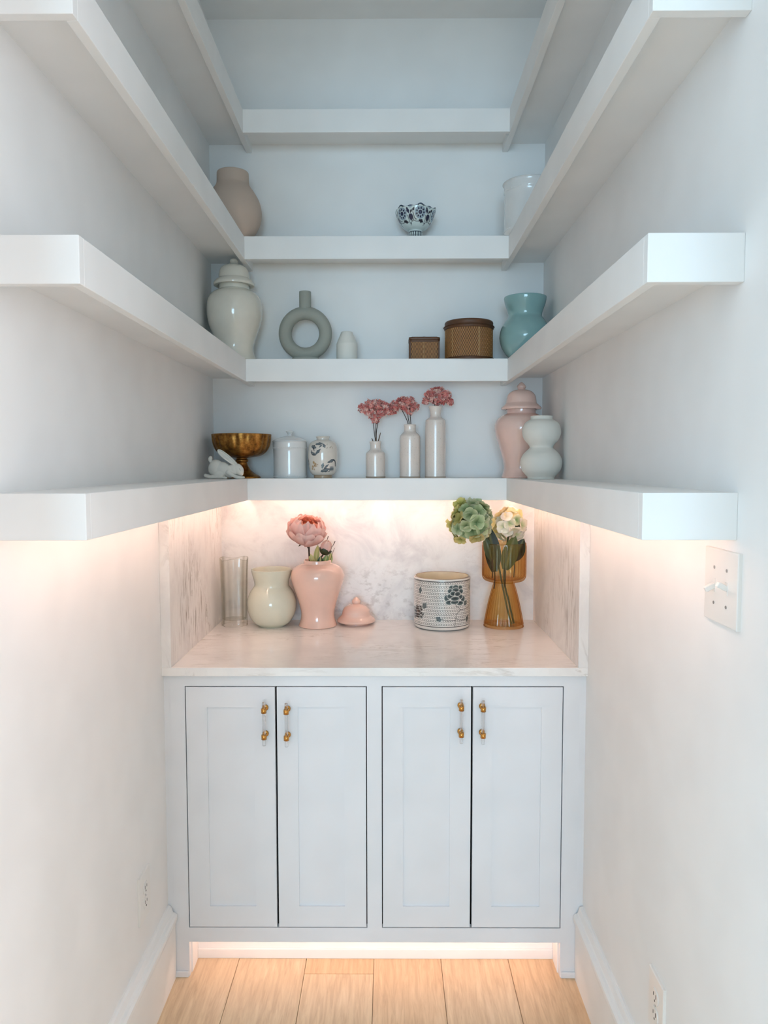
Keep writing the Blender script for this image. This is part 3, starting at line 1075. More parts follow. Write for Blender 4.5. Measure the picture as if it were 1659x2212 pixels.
SL, SD = (104, 116, 122), (46, 54, 66)
def fl(x0, y0, x1, y1, w):
    a, b = fz(x0, y0); c, d = fz(x1, y1)
    p.leaf(a, b, c, d, w, SL, SD)
fl(540, 430, 850, 400, 3.2); fl(850, 410, 920, 560, 3.6); fl(400, 490, 600, 560, 4.6); fl(690, 550, 830, 430, 1.8)
fl(560, 800, 760, 590, 3.4); fl(420, 690, 590, 820, 2.8)
p.line([fz(430, 650), fz(415, 720), fz(470, 800), fz(570, 810)], 1.0, SD)
p.line([fz(480, 540), fz(520, 640)], 1.0, SD)
fl(740, 1390, 1090, 1290, 5.0); fl(810, 1290, 850, 1080, 3.4); fl(860, 1290, 1050, 1130, 2.4); fl(990, 1080, 1230, 960, 3.6)
p.line([fz(1180, 970), fz(1250, 1030), fz(1270, 1190)], 1.4, SD)
for xx in (1115, 1160, 1205):
    fl(xx - 20, 1190, xx + 10, 1390, 2.0)
p.line([fz(1090, 1300), fz(1085, 1390), fz(1020, 1390)], 0.7, SD)
fl(262, 900, 320, 1100, 1.8); fl(285, 1160, 310, 1090, 2.0)
TN = (176, 142, 98)
for (x, y, r) in ((500, 1070, 3.4), (560, 1110, 2.6), (540, 1180, 3.2), (450, 1210, 3.0), (430, 1290, 2.8), (600, 1190, 1.8), (500, 1310, 2.0)):
    a, b = fz(x, y)
    p.ell(a, b, r, r * 0.8, x * 0.01, TN, 1.5, 0.75)
p.line([fz(470, 1250), fz(520, 1180), fz(580, 1130), fz(660, 1150)], 0.5, (150, 110, 66))
for (x, y) in ((1130, 510), (1170, 550), (1100, 550), (1000, 440), (990, 560)):
    a, b = fz(x, y)
    p.ell(a, b, 2.0, 0.7, x * 0.02, (150, 136, 112), 1.0, 0.8)
# repeat the sprays on the hidden side
for dx in (62, -62):
    p.leaf(dx - 8, 20, dx + 8, 26, 4.5, SL, SD); p.leaf(dx, 26, dx + 12, 40, 3.0, SL, SD); p.leaf(dx - 10, 62, dx + 6, 68, 4, SL, SD)
p.put((HH < 6.5) * 0.85, (172, 140, 104))
set_col(me, p.C)
o = link_mesh('leaf_jar', me, M['painted'], None, (-0.1922, 0.575, Z1), True)
tag(o, 'small white jar painted with slate leaves beside the white canister', 'jar')

# rope patterned pot on the counter
KO = 0.0016385
prof = [(0, 0), (52, 0), (56, 0.5), (59, 3), (60.4, 8), (60.8, 14), (60.8, 50), (60.8, 96), (60.8, 104), (60.6, 107), (59.6, 109), (58, 109.6), (56.6, 108.6), (56.2, 105), (56, 60), (55, 8), (0, 5)]
me, TT, HH, RR = lathe_mesh('rope_pot', prof, KO, 720, 4, step=0.6)
S = TT * 60.8
p = Paint(S, HH, (226, 222, 214))


def pz(x, y):
    sx = max(-0.985, min(0.985, (x - 825) / 675.0))
    th = math.asin(sx)
    sag = 13 - 4.5 * (1582 - y) / 1250.0
    return th * 60.8, (1582 - y) / 11.06 - (1 - math.cos(th)) * sag


def pe(x, y, a, b, rot, rgb, soft=0.6, op=1.0):
    s, h = pz(x, y)
    cth = max(0.35, math.cos(s / 60.8))
    p.ell(s, h, a / 11.06 / cth, b / 11.06, rot, rgb, soft, op)


# rope rows: little linked loops
row, lp = 7.15, 5.2
hr = (HH - 11.0) / row
v = (hr % 1.0) * 2 - 1
u = ((S / lp + 0.37 * np.floor(hr)) % 1.0) * 2 - 1
e = ((u - 0.55 * v) / 0.98) ** 2 + (v / 0.60) ** 2
loop = np.clip((0.50 - np.abs(e - 1.0)) / 0.28, 0, 1)
zone = (HH > 11.0) & (HH < 11.0 + row * 12.95)
p.put(loop * zone * 0.95, (40, 42, 48))
CF, CD = (72, 90, 90), (34, 42, 46)
WH = (208, 210, 204)


def flower(k, dx, dy, cf, cd):
    """tiered peony motif: petal mass first, then pale petal edges"""
    def q(x, y):
        return pz((x - 1095) * k + 1095 + dx, (y - 740) * k + 740 + dy)
    def e_(x, y, a, b, r_, c, soft=0.8):
        pe((x - 1095) * k + 1095 + dx, (y - 740) * k + 740 + dy, a * k, b * k, r_, c, soft)
    for (x, y, a, b) in ((1000, 560, 60, 48), (1195, 556, 62, 48), (1095, 545, 62, 44), (968, 640, 58, 50), (1220, 645, 58, 52), (888, 800, 60, 70), (1275, 815, 48, 72),
                         (945, 905, 78, 48), (1205, 918, 78, 46), (1075, 898, 92, 40), (1095, 618, 78, 50), (975, 760, 76, 54), (1195, 770, 76, 54), (1085, 815, 96, 46), (1035, 695, 64, 50), (1145, 705, 64, 50)):
        e_(x, y, a + 13, b + 13, 0, WH)
        e_(x, y, a, b, 0, cf)
        e_(x + (1090 - x) * 0.12, y + (760 - y) * 0.12, a * 0.55, b * 0.42, 0, cd, 3.0)


flower(1.0, 0, 0, CF, CD)
flower(0.62, -870, 380, (66, 68, 66), (36, 36, 36))


def sprig(x, y, a, b, r_):
    c, h = pz(x, y)
    cth = max(0.4, math.cos(c / 60.8))
    L_ = b / 11.06
    dx_, dy_ = math.sin(r_) * L_ / cth, math.cos(r_) * L_
    w_ = a / 11.06 / cth
    p.leaf(c - dx_ * 1.15, h - dy_ * 1.15, c + dx_ * 1.15, h + dy_ * 1.15, w_ * 1.35, WH)
    p.leaf(c - dx_, h - dy_, c + dx_, h + dy_, w_, (96, 108, 108), (46, 56, 60))


for (x, y, a, b, r_) in ((380, 980, 55, 75, 0.5), (290, 620, 32, 85, 0.1), (700, 1290, 62, 72, -0.9), (1340, 910, 42, 60, 0.6), (1385, 1270, 30, 85, 0.1), (1450, 550, 24, 75, 0)):
    sprig(x, y, a, b, r_)
for pts in ([(1080, 930), (1130, 1000), (1210, 1070), (1130, 1160), (1100, 1260), (1085, 1360), (1080, 1460)], [(1210, 1070), (1320, 1050), (1430, 990)], [(1110, 1280), (1220, 1310), (1360, 1290)], [(760, 1290), (900, 1330), (1090, 1320)]):
    p.line([pz(*q) for q in pts], 0.5, (64, 60, 58))
# the mirrored flowers of the far side
for s0 in (150, -130):
    for k in range(9):
        a = k * 2 * PI / 9
        p.ell(s0 + 11 * math.cos(a), 60 + 14 * math.sin(a), 7, 5, a, CF)
    p.ell(s0, 60, 7, 6, 0, CD)
for hh, w_ in ((104.2, 0.85), (9.2, 0.8)):
    p.put((w_ - np.abs(HH - hh)) / 0.4 + 0.5, (30, 30, 34))
first_in = HH.copy()
ins = np.arange(len(S)) > np.argmax(HH) + 720
p.put(ins * 1.0, (230, 220, 194))
p.put((HH > 108.9) * 1.0, (150, 112, 70))
p.put(((HH < 2.2) & (~ins)) * 0.7, (60, 62, 66))
set_col(me, p.C)
o = link_mesh('rope_pot', me, M['painted'], None, (0.2285, 0.535, 0.914), True)
tag(o, 'black and white rope patterned cylindrical pot with flowers on the counter', 'pot')

# ------------------------------------------------------------------ rattan boxes
def weave_cols(disp, S, seed):
    rng = np.random.RandomState(seed)
    t = np.clip(disp * 0.5 + 0.5, 0, 1)
    strand = rng.rand(400)[(np.floor(S).astype(int)) % 400]
    a, b, c = np.array(lin((82, 50, 24))), np.array(lin((176, 124, 70))), np.array(lin((226, 188, 130)))
    t = t[:, None]
    col = a * (1 - t) + b * t  # shade between strands painted in: darker where the weave sinks
    k = ((strand > 0.82) * 0.55)[:, None] * t
    return col * (1 - k) + c * k


bl = Vector((0.3215, 0.57, Z2))
KR = 0.0016236
basket = thing('rattan_box', bl, 'round lidded woven rattan box beside the teal vase', 'box', 'woven rattan boxes')
NS, rowh = 62, 4.4
hs = [2 + 0.45 * i for i in range(int(66 / 0.45))]
prof = [(51.0, h) for h in hs]
me, TT, HH, RR = lathe_mesh('weave', prof, KR, NS * 6, 1)
D = np.sin(NS * TT / 1.0 + PI * np.floor(HH / rowh)) * (0.6 + 0.4 * np.abs(np.sin(PI * HH / rowh)))
co = np.empty(len(TT) * 3)
me.vertices.foreach_get('co', co)
co = co.reshape(-1, 3)
k = 1 + D * 0.014
co[:, 0] *= k; co[:, 1] *= k
me.vertices.foreach_set('co', co.ravel())
set_col(me, weave_cols(D, (TT + PI) * NS / (2 * PI) * 2, 3))
link_mesh('weave', me, M['rattan'], basket, bl, True)
lathe('base_band', [(0, 0), (51, 0), (52.2, 1), (52.4, 3), (51.8, 5), (50, 5.6), (0, 5.6)], KR, bl, M['rib_dark'], basket, 72)
lathe('top_band', [(49, 66), (51.8, 66.4), (53, 68.5), (52.6, 71), (51, 72), (0, 72)], KR, bl, M['rib_dark'], basket, 72)
lathe('lid', [(0, 72.4), (50.5, 72.4), (51.8, 74), (51.6, 77), (52, 79), (51.2, 82.5), (47, 84.4), (30, 85.2), (0, 85.6)], KR, bl, M['rib_dark'], basket, 72)

sl = Vector((0.1648, 0.572, Z2))
sbx = thing('rattan_box', sl, 'small square lidded woven rattan box beside the round one', 'box', 'woven rattan boxes')
hw, hd, hh_ = 0.0528, 0.042, 0.070


def rounded_rect(hw, hd, r, n=6):
    pts = []
    for cx, cy, a0 in ((hw - r, hd - r, 0), (-hw + r, hd - r, PI / 2), (-hw + r, -hd + r, PI), (hw - r, -hd + r, 1.5 * PI)):
        for i in range(n + 1):
            a = a0 + PI / 2 * i / n
            pts.append((cx + r * math.cos(a), cy + r * math.sin(a)))
    return pts


# woven side, walked round the rounded rectangle
base = rounded_rect(hw - 0.002, hd - 0.002, 0.009)
dense = []
for (a, b) in zip(base, base[1:] + base[:1]):
    L = math.hypot(b[0] - a[0], b[1] - a[1])
    n = max(1, int(L / 0.0006))
    for i in range(n):
        dense.append((a[0] + (b[0] - a[0]) * i / n, a[1] + (b[1] - a[1]) * i / n))
verts, faces, DD, SS = [], [], [], []
nz = 60
nr = len(dense)
for k in range(nz + 1):
    z = 0.004 + (hh_ - 0.008) * k / nz
    for i, (x, y) in enumerate(dense):
        s = i * 0.0006
        d = math.sin(2 * PI * s / 0.0052 + PI * math.floor(z / 0.0085))
        f = 1 + 0.010 * d
        verts.append((x * f, y * f, z))
        DD.append(d); SS.append(s / 0.0026)
for k in range(nz):
    for i in range(nr):
        j = (i + 1) % nr
        faces.append((k * nr + i, k * nr + j, (k + 1) * nr + j, (k + 1) * nr + i))
me = bpy.data.meshes.new('weave')
me.from_pydata(verts, [], faces)
set_col(me, weave_cols(np.array(DD), np.array(SS), 9))
link_mesh('weave', me, M['rattan'], sbx, sl, True)


def slab_rr(name, hw, hd, r, z0, z1, mat, parent, bev):
    bm = bmesh.new()
    pts = rounded_rect(hw, hd, r)
    A = [bm.verts.new((x, y, z0)) for x, y in pts]
    B = [bm.verts.new((x, y, z1)) for x, y in pts]
    n = len(pts)
    for i in range(n):
        bm.faces.new((A[i], A[(i + 1) % n], B[(i + 1) % n], B[i]))
    f1 = bm.faces.new(list(reversed(A))); f2 = bm.faces.new(B)
    bmesh.ops.bevel(bm, geom=list(f1.edges) + list(f2.edges), offset=bev, segments=3, affect='EDGES', profile=0.5)
    return from_bm(name, bm, mat, parent, sl, True)


slab_rr('base_band', hw, hd, 0.010, 0.0, 0.006, M['rib_dark'], sbx, 0.002)
slab_rr('top_band', hw, hd, 0.010, hh_ - 0.007, hh_ - 0.001, M['rib_dark'], sbx, 0.002)
ld = slab_rr('lid', hw + 0.001, hd + 0.001, 0.011, hh_ - 0.0005, hh_ + 0.010, M['rib_dark'], sbx, 0.004)
for s in (-1, 1):
    for q in (-1, 1):
        box('corner_post', (sl.x + s * (hw - 0.0035) - 0.003, sl.x + s * (hw - 0.0035) + 0.003, sl.y + q * (hd - 0.0035) - 0.003, sl.y + q * (hd - 0.0035) + 0.003, Z2 + 0.004, Z2 + hh_ - 0.005), M['rib_dark'], sbx, bev=0.0015)
lathe('knob', [(0, 0), (5.5, 0), (6, 2), (4.5, 4.2), (0, 5)], 0.00162, sl + Vector((0, 0, hh_ + 0.0095)), M['rib_dark'], ld, 20)

# ------------------------------------------------------------------ rabbit figurine
def rabbit():
    u = 0.001549 / 10.05
    O = (500.0, 1030.0)
    bm = bmesh.new()

    def P(x, y, d=0.0):
        return Vector(((x - O[0]) * u, d * u, (O[1] - y) * u))

    def ell(x, y, rx, ry, rd, rot=0.0, d=0.0):
        m = Matrix.Translation(P(x, y, d)) @ Matrix.Rotation(rot, 4, 'Y') @ Matrix.Diagonal((rx * u, rd * u, ry * u, 1))
        bmesh.ops.create_icosphere(bm, subdivisions=4, radius=1.0, matrix=m)

    def cap(pts, rads):
        tube_bm(bm, [P(*q) for q in pts], [r * u for r in rads], 20)
        for q, r in ((pts[0], rads[0]), (pts[-1], rads[-1])):
            ell(q[0], q[1], r, r, r, 0, q[2])
    ell(318, 810, 168, 195, 150, 0.1)
    ell(450, 830, 190, 165, 150, 0.2)
    ell(600, 875, 150, 140, 125, 0.3)
    ell(700, 840, 130, 130, 105, 0)
    ell(800, 835, 108, 142, 100, -0.55)
    ell(862, 915, 48, 56, 55, 0)
    ell(195, 605, 44, 68, 44, 0.15)
    ell(205, 655, 36, 40, 36, 0)
    ell(400, 920, 120, 100, 60, 0, -95)
    cap([(110, 960, -110), (200, 992, -110), (330, 985, -108), (460, 975, -100)], [38, 36, 42, 58])
    cap([(110, 965, 110), (200, 992, 110), (330, 985, 105), (460, 975, 95)], [38, 36, 42, 58])
    cap([(600, 890, -95), (700, 960, -105), (800, 1000, -110), (890, 1005, -112)], [56, 42, 36, 27])
    cap([(600, 890, 95), (700, 960, 105), (800, 1000, 110), (890, 1005, 112)], [56, 42, 36, 27])
    ell(540, 1005, 58, 26, 40, 0.1, -175)
    # two ears laid back: rim and a shallow dish
    for d, sh in ((-42, 0), (48, 18)):
        a, b = Vector((790, 760)), Vector((375, 415 + sh))
        ax = (b - a)
        L = ax.length
        ax = ax / L
        nr_ = Vector((-ax.y, ax.x))
        rim = []
        for i in range(41):
            t = i / 40 * 2 * PI
            lo = L / 2 - L / 2 * math.cos(t)
            wd = 62 * math.sin(t) * (0.62 + 0.5 * lo / L)
            q = a + ax * lo + nr_ * wd
            rim.append((q.x, q.y, d - 14))
        tube_bm(bm, [P(*q) for q in rim], 12 * u, 10)
        m = Matrix.Translation(P((a.x + b.x) / 2 - 14, (a.y + b.y) / 2 - 10, d)) @ Matrix.Rotation(math.atan2(-(b.y - a.y), b.x - a.x) * -1.0, 4, 'Y') @ Matrix.Diagonal((L / 2 * u, 13 * u, 52 * u, 1))
        bmesh.ops.create_icosphere(bm, subdivisions=4, radius=1.0, matrix=m)
    me = bpy.data.meshes.new('rabbit_figurine')
    bm.to_mesh(me)
    bm.free()
    o = bpy.data.objects.new('rabbit_work', me)
    COL.objects.link(o)
    r = o.modifiers.new('r', 'REMESH')
    r.mode = 'VOXEL'
    r.voxel_size = 0.00085
    s = o.modifiers.new('s', 'SMOOTH')
    s.factor = 0.5
    s.iterations = 6
    dg = bpy.context.evaluated_depsgraph_get()
    out = bpy.data.meshes.new_from_object(o.evaluated_get(dg))
    out.name = 'rabbit_figurine'
    bpy.data.objects.remove(o)
    zmin = min(v.co.z for v in out.vertices)
    for v in out.vertices:
        v.co.z -= zmin
    out.materials.clear()
    t = thing('rabbit_figurine', (-0.5083, 0.42, Z1), 'matte white bisque rabbit figurine stretching with ears laid back', 'figurine')
    link_mesh('rabbit_body', out, M['white_matte'], t, (-0.5083, 0.42, Z1), True)
    # closed eye line
    e0 = Vector((-0.5083, 0.42, Z1))
    tube('eye_line', [e0 + P(835, 800, -92), e0 + P(852, 830, -93), e0 + P(868, 850, -84)], 4 * u, M['sage'], t, e0, 6)


rabbit()

# ------------------------------------------------------------------ glass vases
def scallop(n, amt, twist):
    def f(th, h, t):
        return 1 + amt * math.cos(n * th + twist * h / 140.0)
    return f


o = lathe('fluted_glass_vase', [(0, 0), (25, 0), (26.5, 1), (27, 4), (26.5, 14), (27, 60), (28.6, 120), (29.6, 142), (29.0, 143.5), (28.0, 142), (26.8, 120), (25.2, 60), (24.4, 18), (22, 13.5), (0, 12.5)], 0.0016506, (-0.5078, 0.55, 0.914), M['clear_glass'], None, 96, 4, rmod=scallop(9, 0.045, 0.5),
          zmod=lambda th, h, t: 2.4 * math.sin(3 * th + 0.8) * max(0, (h - 110) / 33.0))
tag(o, 'clear fluted glass vase with wavy rim in the marble corner', 'vase')

av = lathe('ribbed_glass_vase', [(0, 0), (40, 0), (42, 1.5), (42.4, 4), (41, 12), (34, 48), (26, 80), (22.5, 92), (24, 95), (34, 97), (41.5, 100), (45.6, 106), (46.6, 114), (46.7, 150), (46.8, 177), (46.2, 179), (44.6, 178), (44.4, 150), (44.2, 114), (42.4, 107), (36, 102.5), (22, 100), (19.6, 94), (23.5, 80), (31.5, 48), (38.5, 10), (36, 5), (0, 4)], 0.0016377, (0.4465, 0.535, 0.914), M['amber_glass'], None, 216, 4,
           rmod=lambda th, h, t: 1 + 0.014 * math.cos(36 * th) * (1 if 5 < h < 174 else 0))
tag(av, 'amber ribbed glass vase of two stacked tiers holding the hydrangeas', 'vase')

# ------------------------------------------------------------------ stoneware bottles
bott = [(-0.0060, [(0, 0), (20, 0), (20, 0), (21, 1), (21, 4), (21.2, 30), (21, 48), (19.5, 54), (14, 59), (12.0, 62), (11.6, 65), (11.8, 72), (12.6, 76), (12.2, 78.4), (10.6, 78.4), (9.8, 74), (9.6, 62), (0, 60)], 'shortest speckled stoneware bottle of the three holding dried pink blooms'),
        (0.1162, [(0, 0), (21, 0), (21, 0), (22, 1), (22, 4), (22.3, 60), (22, 84), (20.5, 91), (15, 97), (12.8, 100), (12.2, 104), (12.4, 110), (13.2, 113), (12.6, 114.4), (11, 114), (10.4, 110), (10, 100), (0, 98)], 'middle height speckled stoneware bottle of the three holding dried pink blooms'),
        (0.2066, [(0, 0), (21.4, 0), (21.4, 0), (22.3, 1), (22.3, 4), (22.3, 80), (22, 118), (20, 124.5), (14, 129), (11.8, 133), (11.6, 140), (13.6, 148.5), (15.2, 152), (14.4, 153), (12.6, 152), (10, 142), (9.8, 132), (0, 128)], 'tallest speckled stoneware bottle of the three holding dried pink blooms')]
for x, pr, lab in bott:
    t = thing('stoneware_bottle', (x, 0.58, Z1), lab, 'bottle', 'stoneware bottles')
    lathe('bottle_body', pr, 0.0016465, (x, 0.58, Z1), M['stone'], t, 56)
    lathe('foot_ring', [(19, 0), (21.4 if x > 0 else 20.4, 0), (22.5 if x > 0 else 21.4, 1.2), (22.5 if x > 0 else 21.4, 3), (20, 3.2)], 0.0016465, (x, 0.58, Z1), M['stone_foot'], t, 56)


# ------------------------------------------------------------------ dried pink hydrangea heads
def dried(label, base, lobes, stems, seed, twigs=()):
    """lobes: (x, z, r) in metres relative to base"""
    rng = random.Random(seed)
    t = thing('dried_hydrangea', base, label, 'flower', 'dried pink hydrangeas')
    verts, faces, cols = [], [], []
    for (lx, lz, r) in lobes:
        n = int(30 + 190000 * r * r)
        for i in range(n):
            v = Vector((rng.gauss(0, 1), rng.gauss(0, 1), rng.gauss(0, 1))).normalized()
            if v.z < -0.75 and rng.random() < 0.6:
                continue
            c = Vector((lx, rng.uniform(-0.3, 0.3) * r, lz)) + v * r * rng.uniform(0.72, 1.04)
            nrm = (v + Vector((rng.gauss(0, .45), rng.gauss(0, .45), rng.gauss(0, .45)))).normalized()
            a = nrm.orthogonal().normalized()
            b = nrm.cross(a)
            sp = rng.uniform(0, PI)
            sz = rng.uniform(0.0040, 0.0066)
            tone = rng.random()
            cc = lin((226, 142, 134)) if tone < 0.5 else (lin((206, 108, 104)) if tone < 0.7 else lin((243, 196, 184)))
            k0 = len(verts)
            verts.append(tuple(c)); cols.append(tuple(x * 0.8 for x in cc[:3]) + (1,))
            for q in range(4):
                an = sp + q * PI / 2
                d = a * math.cos(an) + b * math.sin(an)
                e = nrm.cross(d)
                lift = rng.uniform(0.0, 0.6)
                for (ll, ww) in ((0.75, 0.48), (1.05, 0.0), (0.75, -0.48)):
                    verts.append(tuple(c + d * sz * ll + e * sz * ww + nrm * sz * lift * ll * rng.uniform(0.6, 1.4)))
                    cols.append(tuple(min(1, x * rng.uniform(0.9, 1.15)) for x in cc[:3]) + (1,))
                faces.append((k0, k0 + 1 + q * 3, k0 + 2 + q * 3, k0 + 3 + q * 3))
    me = bpy.data.meshes.new('bloom')
    me.from_pydata(verts, [], faces)
    set_col(me, cols)
    link_mesh('bloom', me, M['dried'], t, base)
    B = Vector(base)
    for st in stems:
        tube('stem', [B + Vector(q) for q in st], 0.0013, M['stem'], t, base, 6)
    for st in twigs:
        tube('twig', [B + Vector(q) for q in st], [0.0022, 0.0012], M['twig'], t, base, 6)
    return t


k = 0.0016465 / 3.318
def L(cx, cy, lst):
    return [((x - cx) * k, (cy - y) * k, r * k) for x, y, r in lst]
dried('dried pink hydrangea head in the shortest stoneware bottle', (-0.006, 0.58, Z1 + 0.128),
      L(203, 513, [(118, 278, 36), (160, 255, 38), (215, 248, 42), (262, 268, 40), (286, 300, 28), (195, 318, 42), (150, 300, 30), (240, 310, 30), (205, 358, 22)]),
      [[(0, 0, -0.05), (0.0, 0, 0.0), (-0.004, 0, 0.03), (-0.008, 0, 0.075)], [(0.003, 0.003, -0.05), (0.002, 0.002, 0.0), (0.001, 0, 0.035), (0.002, 0, 0.08)], [(0.004, -0.002, -0.05), (0.003, -0.002, 0.0), (0.004, -0.002, 0.04), (0.012, 0, 0.08)]], 1,
      [[(0.0, -0.004, -0.01), (0.002, -0.004, 0.012), (0.001, -0.004, 0.024)], [(0.006, 0, -0.01), (0.014, 0, 0.016), (0.018, 0, 0.032)], [(-0.006, -0.003, -0.01), (-0.010, -0.003, 0.004), (-0.013, -0.003, 0.012)]])
dried('dried pink hydrangea head in the middle height stoneware bottle', (0.1162, 0.58, Z1 + 0.187),
      L(449.5, 395, [(338, 258, 34), (325, 300, 20), (375, 240, 32), (405, 228, 32), (450, 232, 36), (485, 268, 28), (445, 290, 32), (400, 265, 26), (345, 285, 22)]),
      [[(-0.004, 0, -0.05), (-0.006, 0, 0.0), (-0.016, 0, 0.028), (-0.030, 0, 0.055)], [(0.0, 0.003, -0.05), (-0.002, 0.002, 0.0), (-0.007, 0, 0.03), (-0.010, 0, 0.06)], [(0.003, -0.002, -0.05), (0.003, -0.002, 0.0), (0.001, -0.002, 0.03), (0.0, 0, 0.06)]], 2)
dried('dried pink hydrangea head in the tallest stoneware bottle', (0.2066, 0.58, Z1 + 0.251),
      L(632, 270, [(590, 188, 34), (625, 165, 30), (665, 165, 32), (705, 190, 36), (560, 232, 22), (645, 215, 46), (738, 238, 22), (690, 225, 30), (600, 215, 26)]),
      [[(-0.002, 0, -0.05), (-0.002, 0, 0.0), (-0.008, 0, 0.02)], [(0.004, 0, -0.05), (0.004, 0, 0.0), (0.010, 0, 0.02)]], 3)


# ------------------------------------------------------------------ leaves and petals
def leaf_mesh(name, length, width, bend, fold, c0, c1, nu=8, nv=5, tip=1.0, wave=0.0, vein=None):
    """leaf along +z from the origin, its face towards -y, bending back to +y"""
    verts, faces, cols = [], [], []
    a, b = np.array(lin(c0)), np.array(lin(c1))
    for i in range(nu + 1):
        t = i / nu
        w = width * (math.sin(PI * min(1, t * 0.93 + 0.07)) ** (0.75 * tip)) * (1 - 0.15 * t)
        for j in range(nv):
            s = j / (nv - 1) * 2 - 1
            x = s * w / 2
            z = length * t * math.cos(bend * t * 0.6)
            y = length * math.sin(bend * t) * t * 0.6 - abs(s) * w * fold + wave * w * math.sin(s * 5 + t * 7)
            verts.append((x, y, z))
            q = min(1, abs(s) * 0.6 + t * 0.5)
            c = a * (1 - q) + b * q
            if vein is not None and j == nv // 2:
                c = np.array(lin(vein))
            cols.append(c)
    for i in range(nu):
        for j in range(nv - 1):
            k_ = i * nv + j
            faces.append((k_, k_ + 1, k_ + nv + 1, k_ + nv))
    me = bpy.data.meshes.new(name)
    me.from_pydata(verts, [], faces)
    set_col(me, cols)
    return me


def put(name, me, mat, parent, wpos, rot):
    o = link_mesh(name, me, mat, parent, wpos, True)
    if isinstance(rot, Matrix):
        o.rotation_euler = rot.to_euler()
    else:
        o.rotation_euler = rot
    return o


# peony: petals as cupped shells around a globe
def shell_petal(R, span, h0, h1, ruff, c0, c1, seed, nu=7, nv=9, open_=0.0):
    rng = random.Random(seed)
    verts, faces, cols = [], [], []
    a, b = np.array(lin(c0)), np.array(lin(c1))
    ph1, ph2 = rng.uniform(0, 6), rng.uniform(0, 6)
    for i in range(nu + 1):
        t = i / nu
        lat = h0 + (h1 - h0) * t
        for j in range(nv):
            s = j / (nv - 1) * 2 - 1
            wid = span * (math.sin(PI * (0.22 + 0.60 * t)) ** 0.6)
            lon = s * wid
            la = lat - 0.16 * (s * s) * t + ruff * t * t * math.sin(s * 4 + ph1)
            rr = R * (1 + open_ * t * t + 0.05 * t * t * math.sin(s * 6 + ph2) + 0.05 * s * s * t)
            verts.append((rr * math.cos(la) * math.sin(lon), -rr * math.cos(la) * math.cos(lon), rr * 0.92 * math.sin(la)))
            q = t ** 1.3
            cols.append(a * (1 - q) + b * q)
    for i in range(nu):
        for j in range(nv - 1):
            k_ = i * nv + j
            faces.append((k_, k_ + 1, k_ + nv + 1, k_ + nv))
    me = bpy.data.meshes.new('petal')
    me.from_pydata(verts, [], faces)
    set_col(me, cols)
    return me


PC = Vector((-0.2446, 0.525, 1.2580))
po = Vector((-0.2300, 0.530, 1.05))
peony = thing('peony_flower', po, 'open pale pink peony on a dark stem in the pink jar', 'flower')
tilt = Matrix.Rotation(math.radians(24), 3, 'X') @ Matrix.Rotation(math.radians(8), 3, 'Y')
c_in, c_mid, c_out = (238, 146, 112), (226, 160, 146), (246, 216, 208)
layers = [(0.0640, 5, 0.66, -1.40, -0.02, c_mid, c_out, 0.10, 0.62), (0.0610, 5, 0.70, -1.25, 0.34, c_mid, c_out, 0.05, 0.0), (0.0575, 5, 0.74, -1.1, 0.66, c_mid, c_out, 0.02, 0.55),
          (0.0535, 5, 0.74, -0.9, 0.92, (232, 150, 126), c_out, 0.0, 0.15), (0.0450, 4, 0.9, -0.8, 1.00, c_in, (244, 182, 156), 0.0, 0.9), (0.0350, 4, 0.9, -0.8, 1.05, c_in, (240, 160, 124), 0.0, 0.1), (0.0250, 4, 0.9, -0.8, 1.0, c_in, (240, 150, 112), 0.0, 0.5)]
sd = 0
for (R_, n_, span, h0, h1, ca, cb, op, off) in layers:
    for i in range(n_):
        sd += 1
        mp = shell_petal(R_ * (1 + 0.035 * math.sin(sd * 2.3)), span, h0, h1 + 0.13 * math.sin(sd * 1.7), 0.10, ca, cb, sd, open_=op)
        put('petal', mp, M['petal'], peony, PC, tilt @ Matrix.Rotation(off + i * 2 * PI / n_, 3, 'Z'))
tube('stem', [po, (-0.2360, 0.53, 1.12), (-0.2385, 0.53, 1.155), (-0.2395, 0.528, 1.185), (-0.2400, 0.53, 1.212)], 0.0031, M['stem'], peony, po, 10)
for i in range(4):
    lm = leaf_mesh('sepal', 0.03, 0.012, 0.9, 0.1, (50, 56, 24), (80, 60, 36))
    put('sepal', lm, M['leaf'], peony, PC + tilt @ Vector((0, 0, -0.058)), tilt @ Matrix.Rotation(i * PI / 2 + 0.5, 3, 'Z') @ Matrix.Rotation(math.radians(-80), 3, 'X'))

bo = Vector((-0.205, 0.525, 1.05))
bud = thing('peony_bud', bo, 'closed pink peony bud with dark green sepals in the pink jar', 'flower')
BC = Vector((-0.1800, 0.510, 1.187))
BT = Vector((0.30, -0.15, 1.0)).normalized().to_track_quat('Z', 'Y').to_matrix() @ Matrix.Rotation(0, 3, 'Z')
for i in range(5):
    mp = shell_petal(0.0195, 0.95, -1.3, 1.25, 0.05, (238, 190, 182), (244, 214, 200), 60 + i)
    o = put('petal', mp, M['petal'], bud, BC + BT @ Vector((0, 0, 0.008)), BT @ Matrix.Rotation(i * 2 * PI / 5, 3, 'Z'))
    o.scale = (1, 1, 1.45)
for i, (an, ln, wd) in enumerate(((0.0, 0.036, 0.030), (1.4, 0.034, 0.024), (2.7, 0.036, 0.028), (-1.2, 0.044, 0.022), (-2.4, 0.034, 0.024))):
    mp = shell_petal(0.0212, 0.75, -1.45, 0.20 + 0.2 * (i == 3), 0.05, (46, 52, 20), (62, 64, 28), 80 + i)
    put('sepal', mp, M['leaf'], bud, BC, BT @ Matrix.Rotation(an, 3, 'Z'))
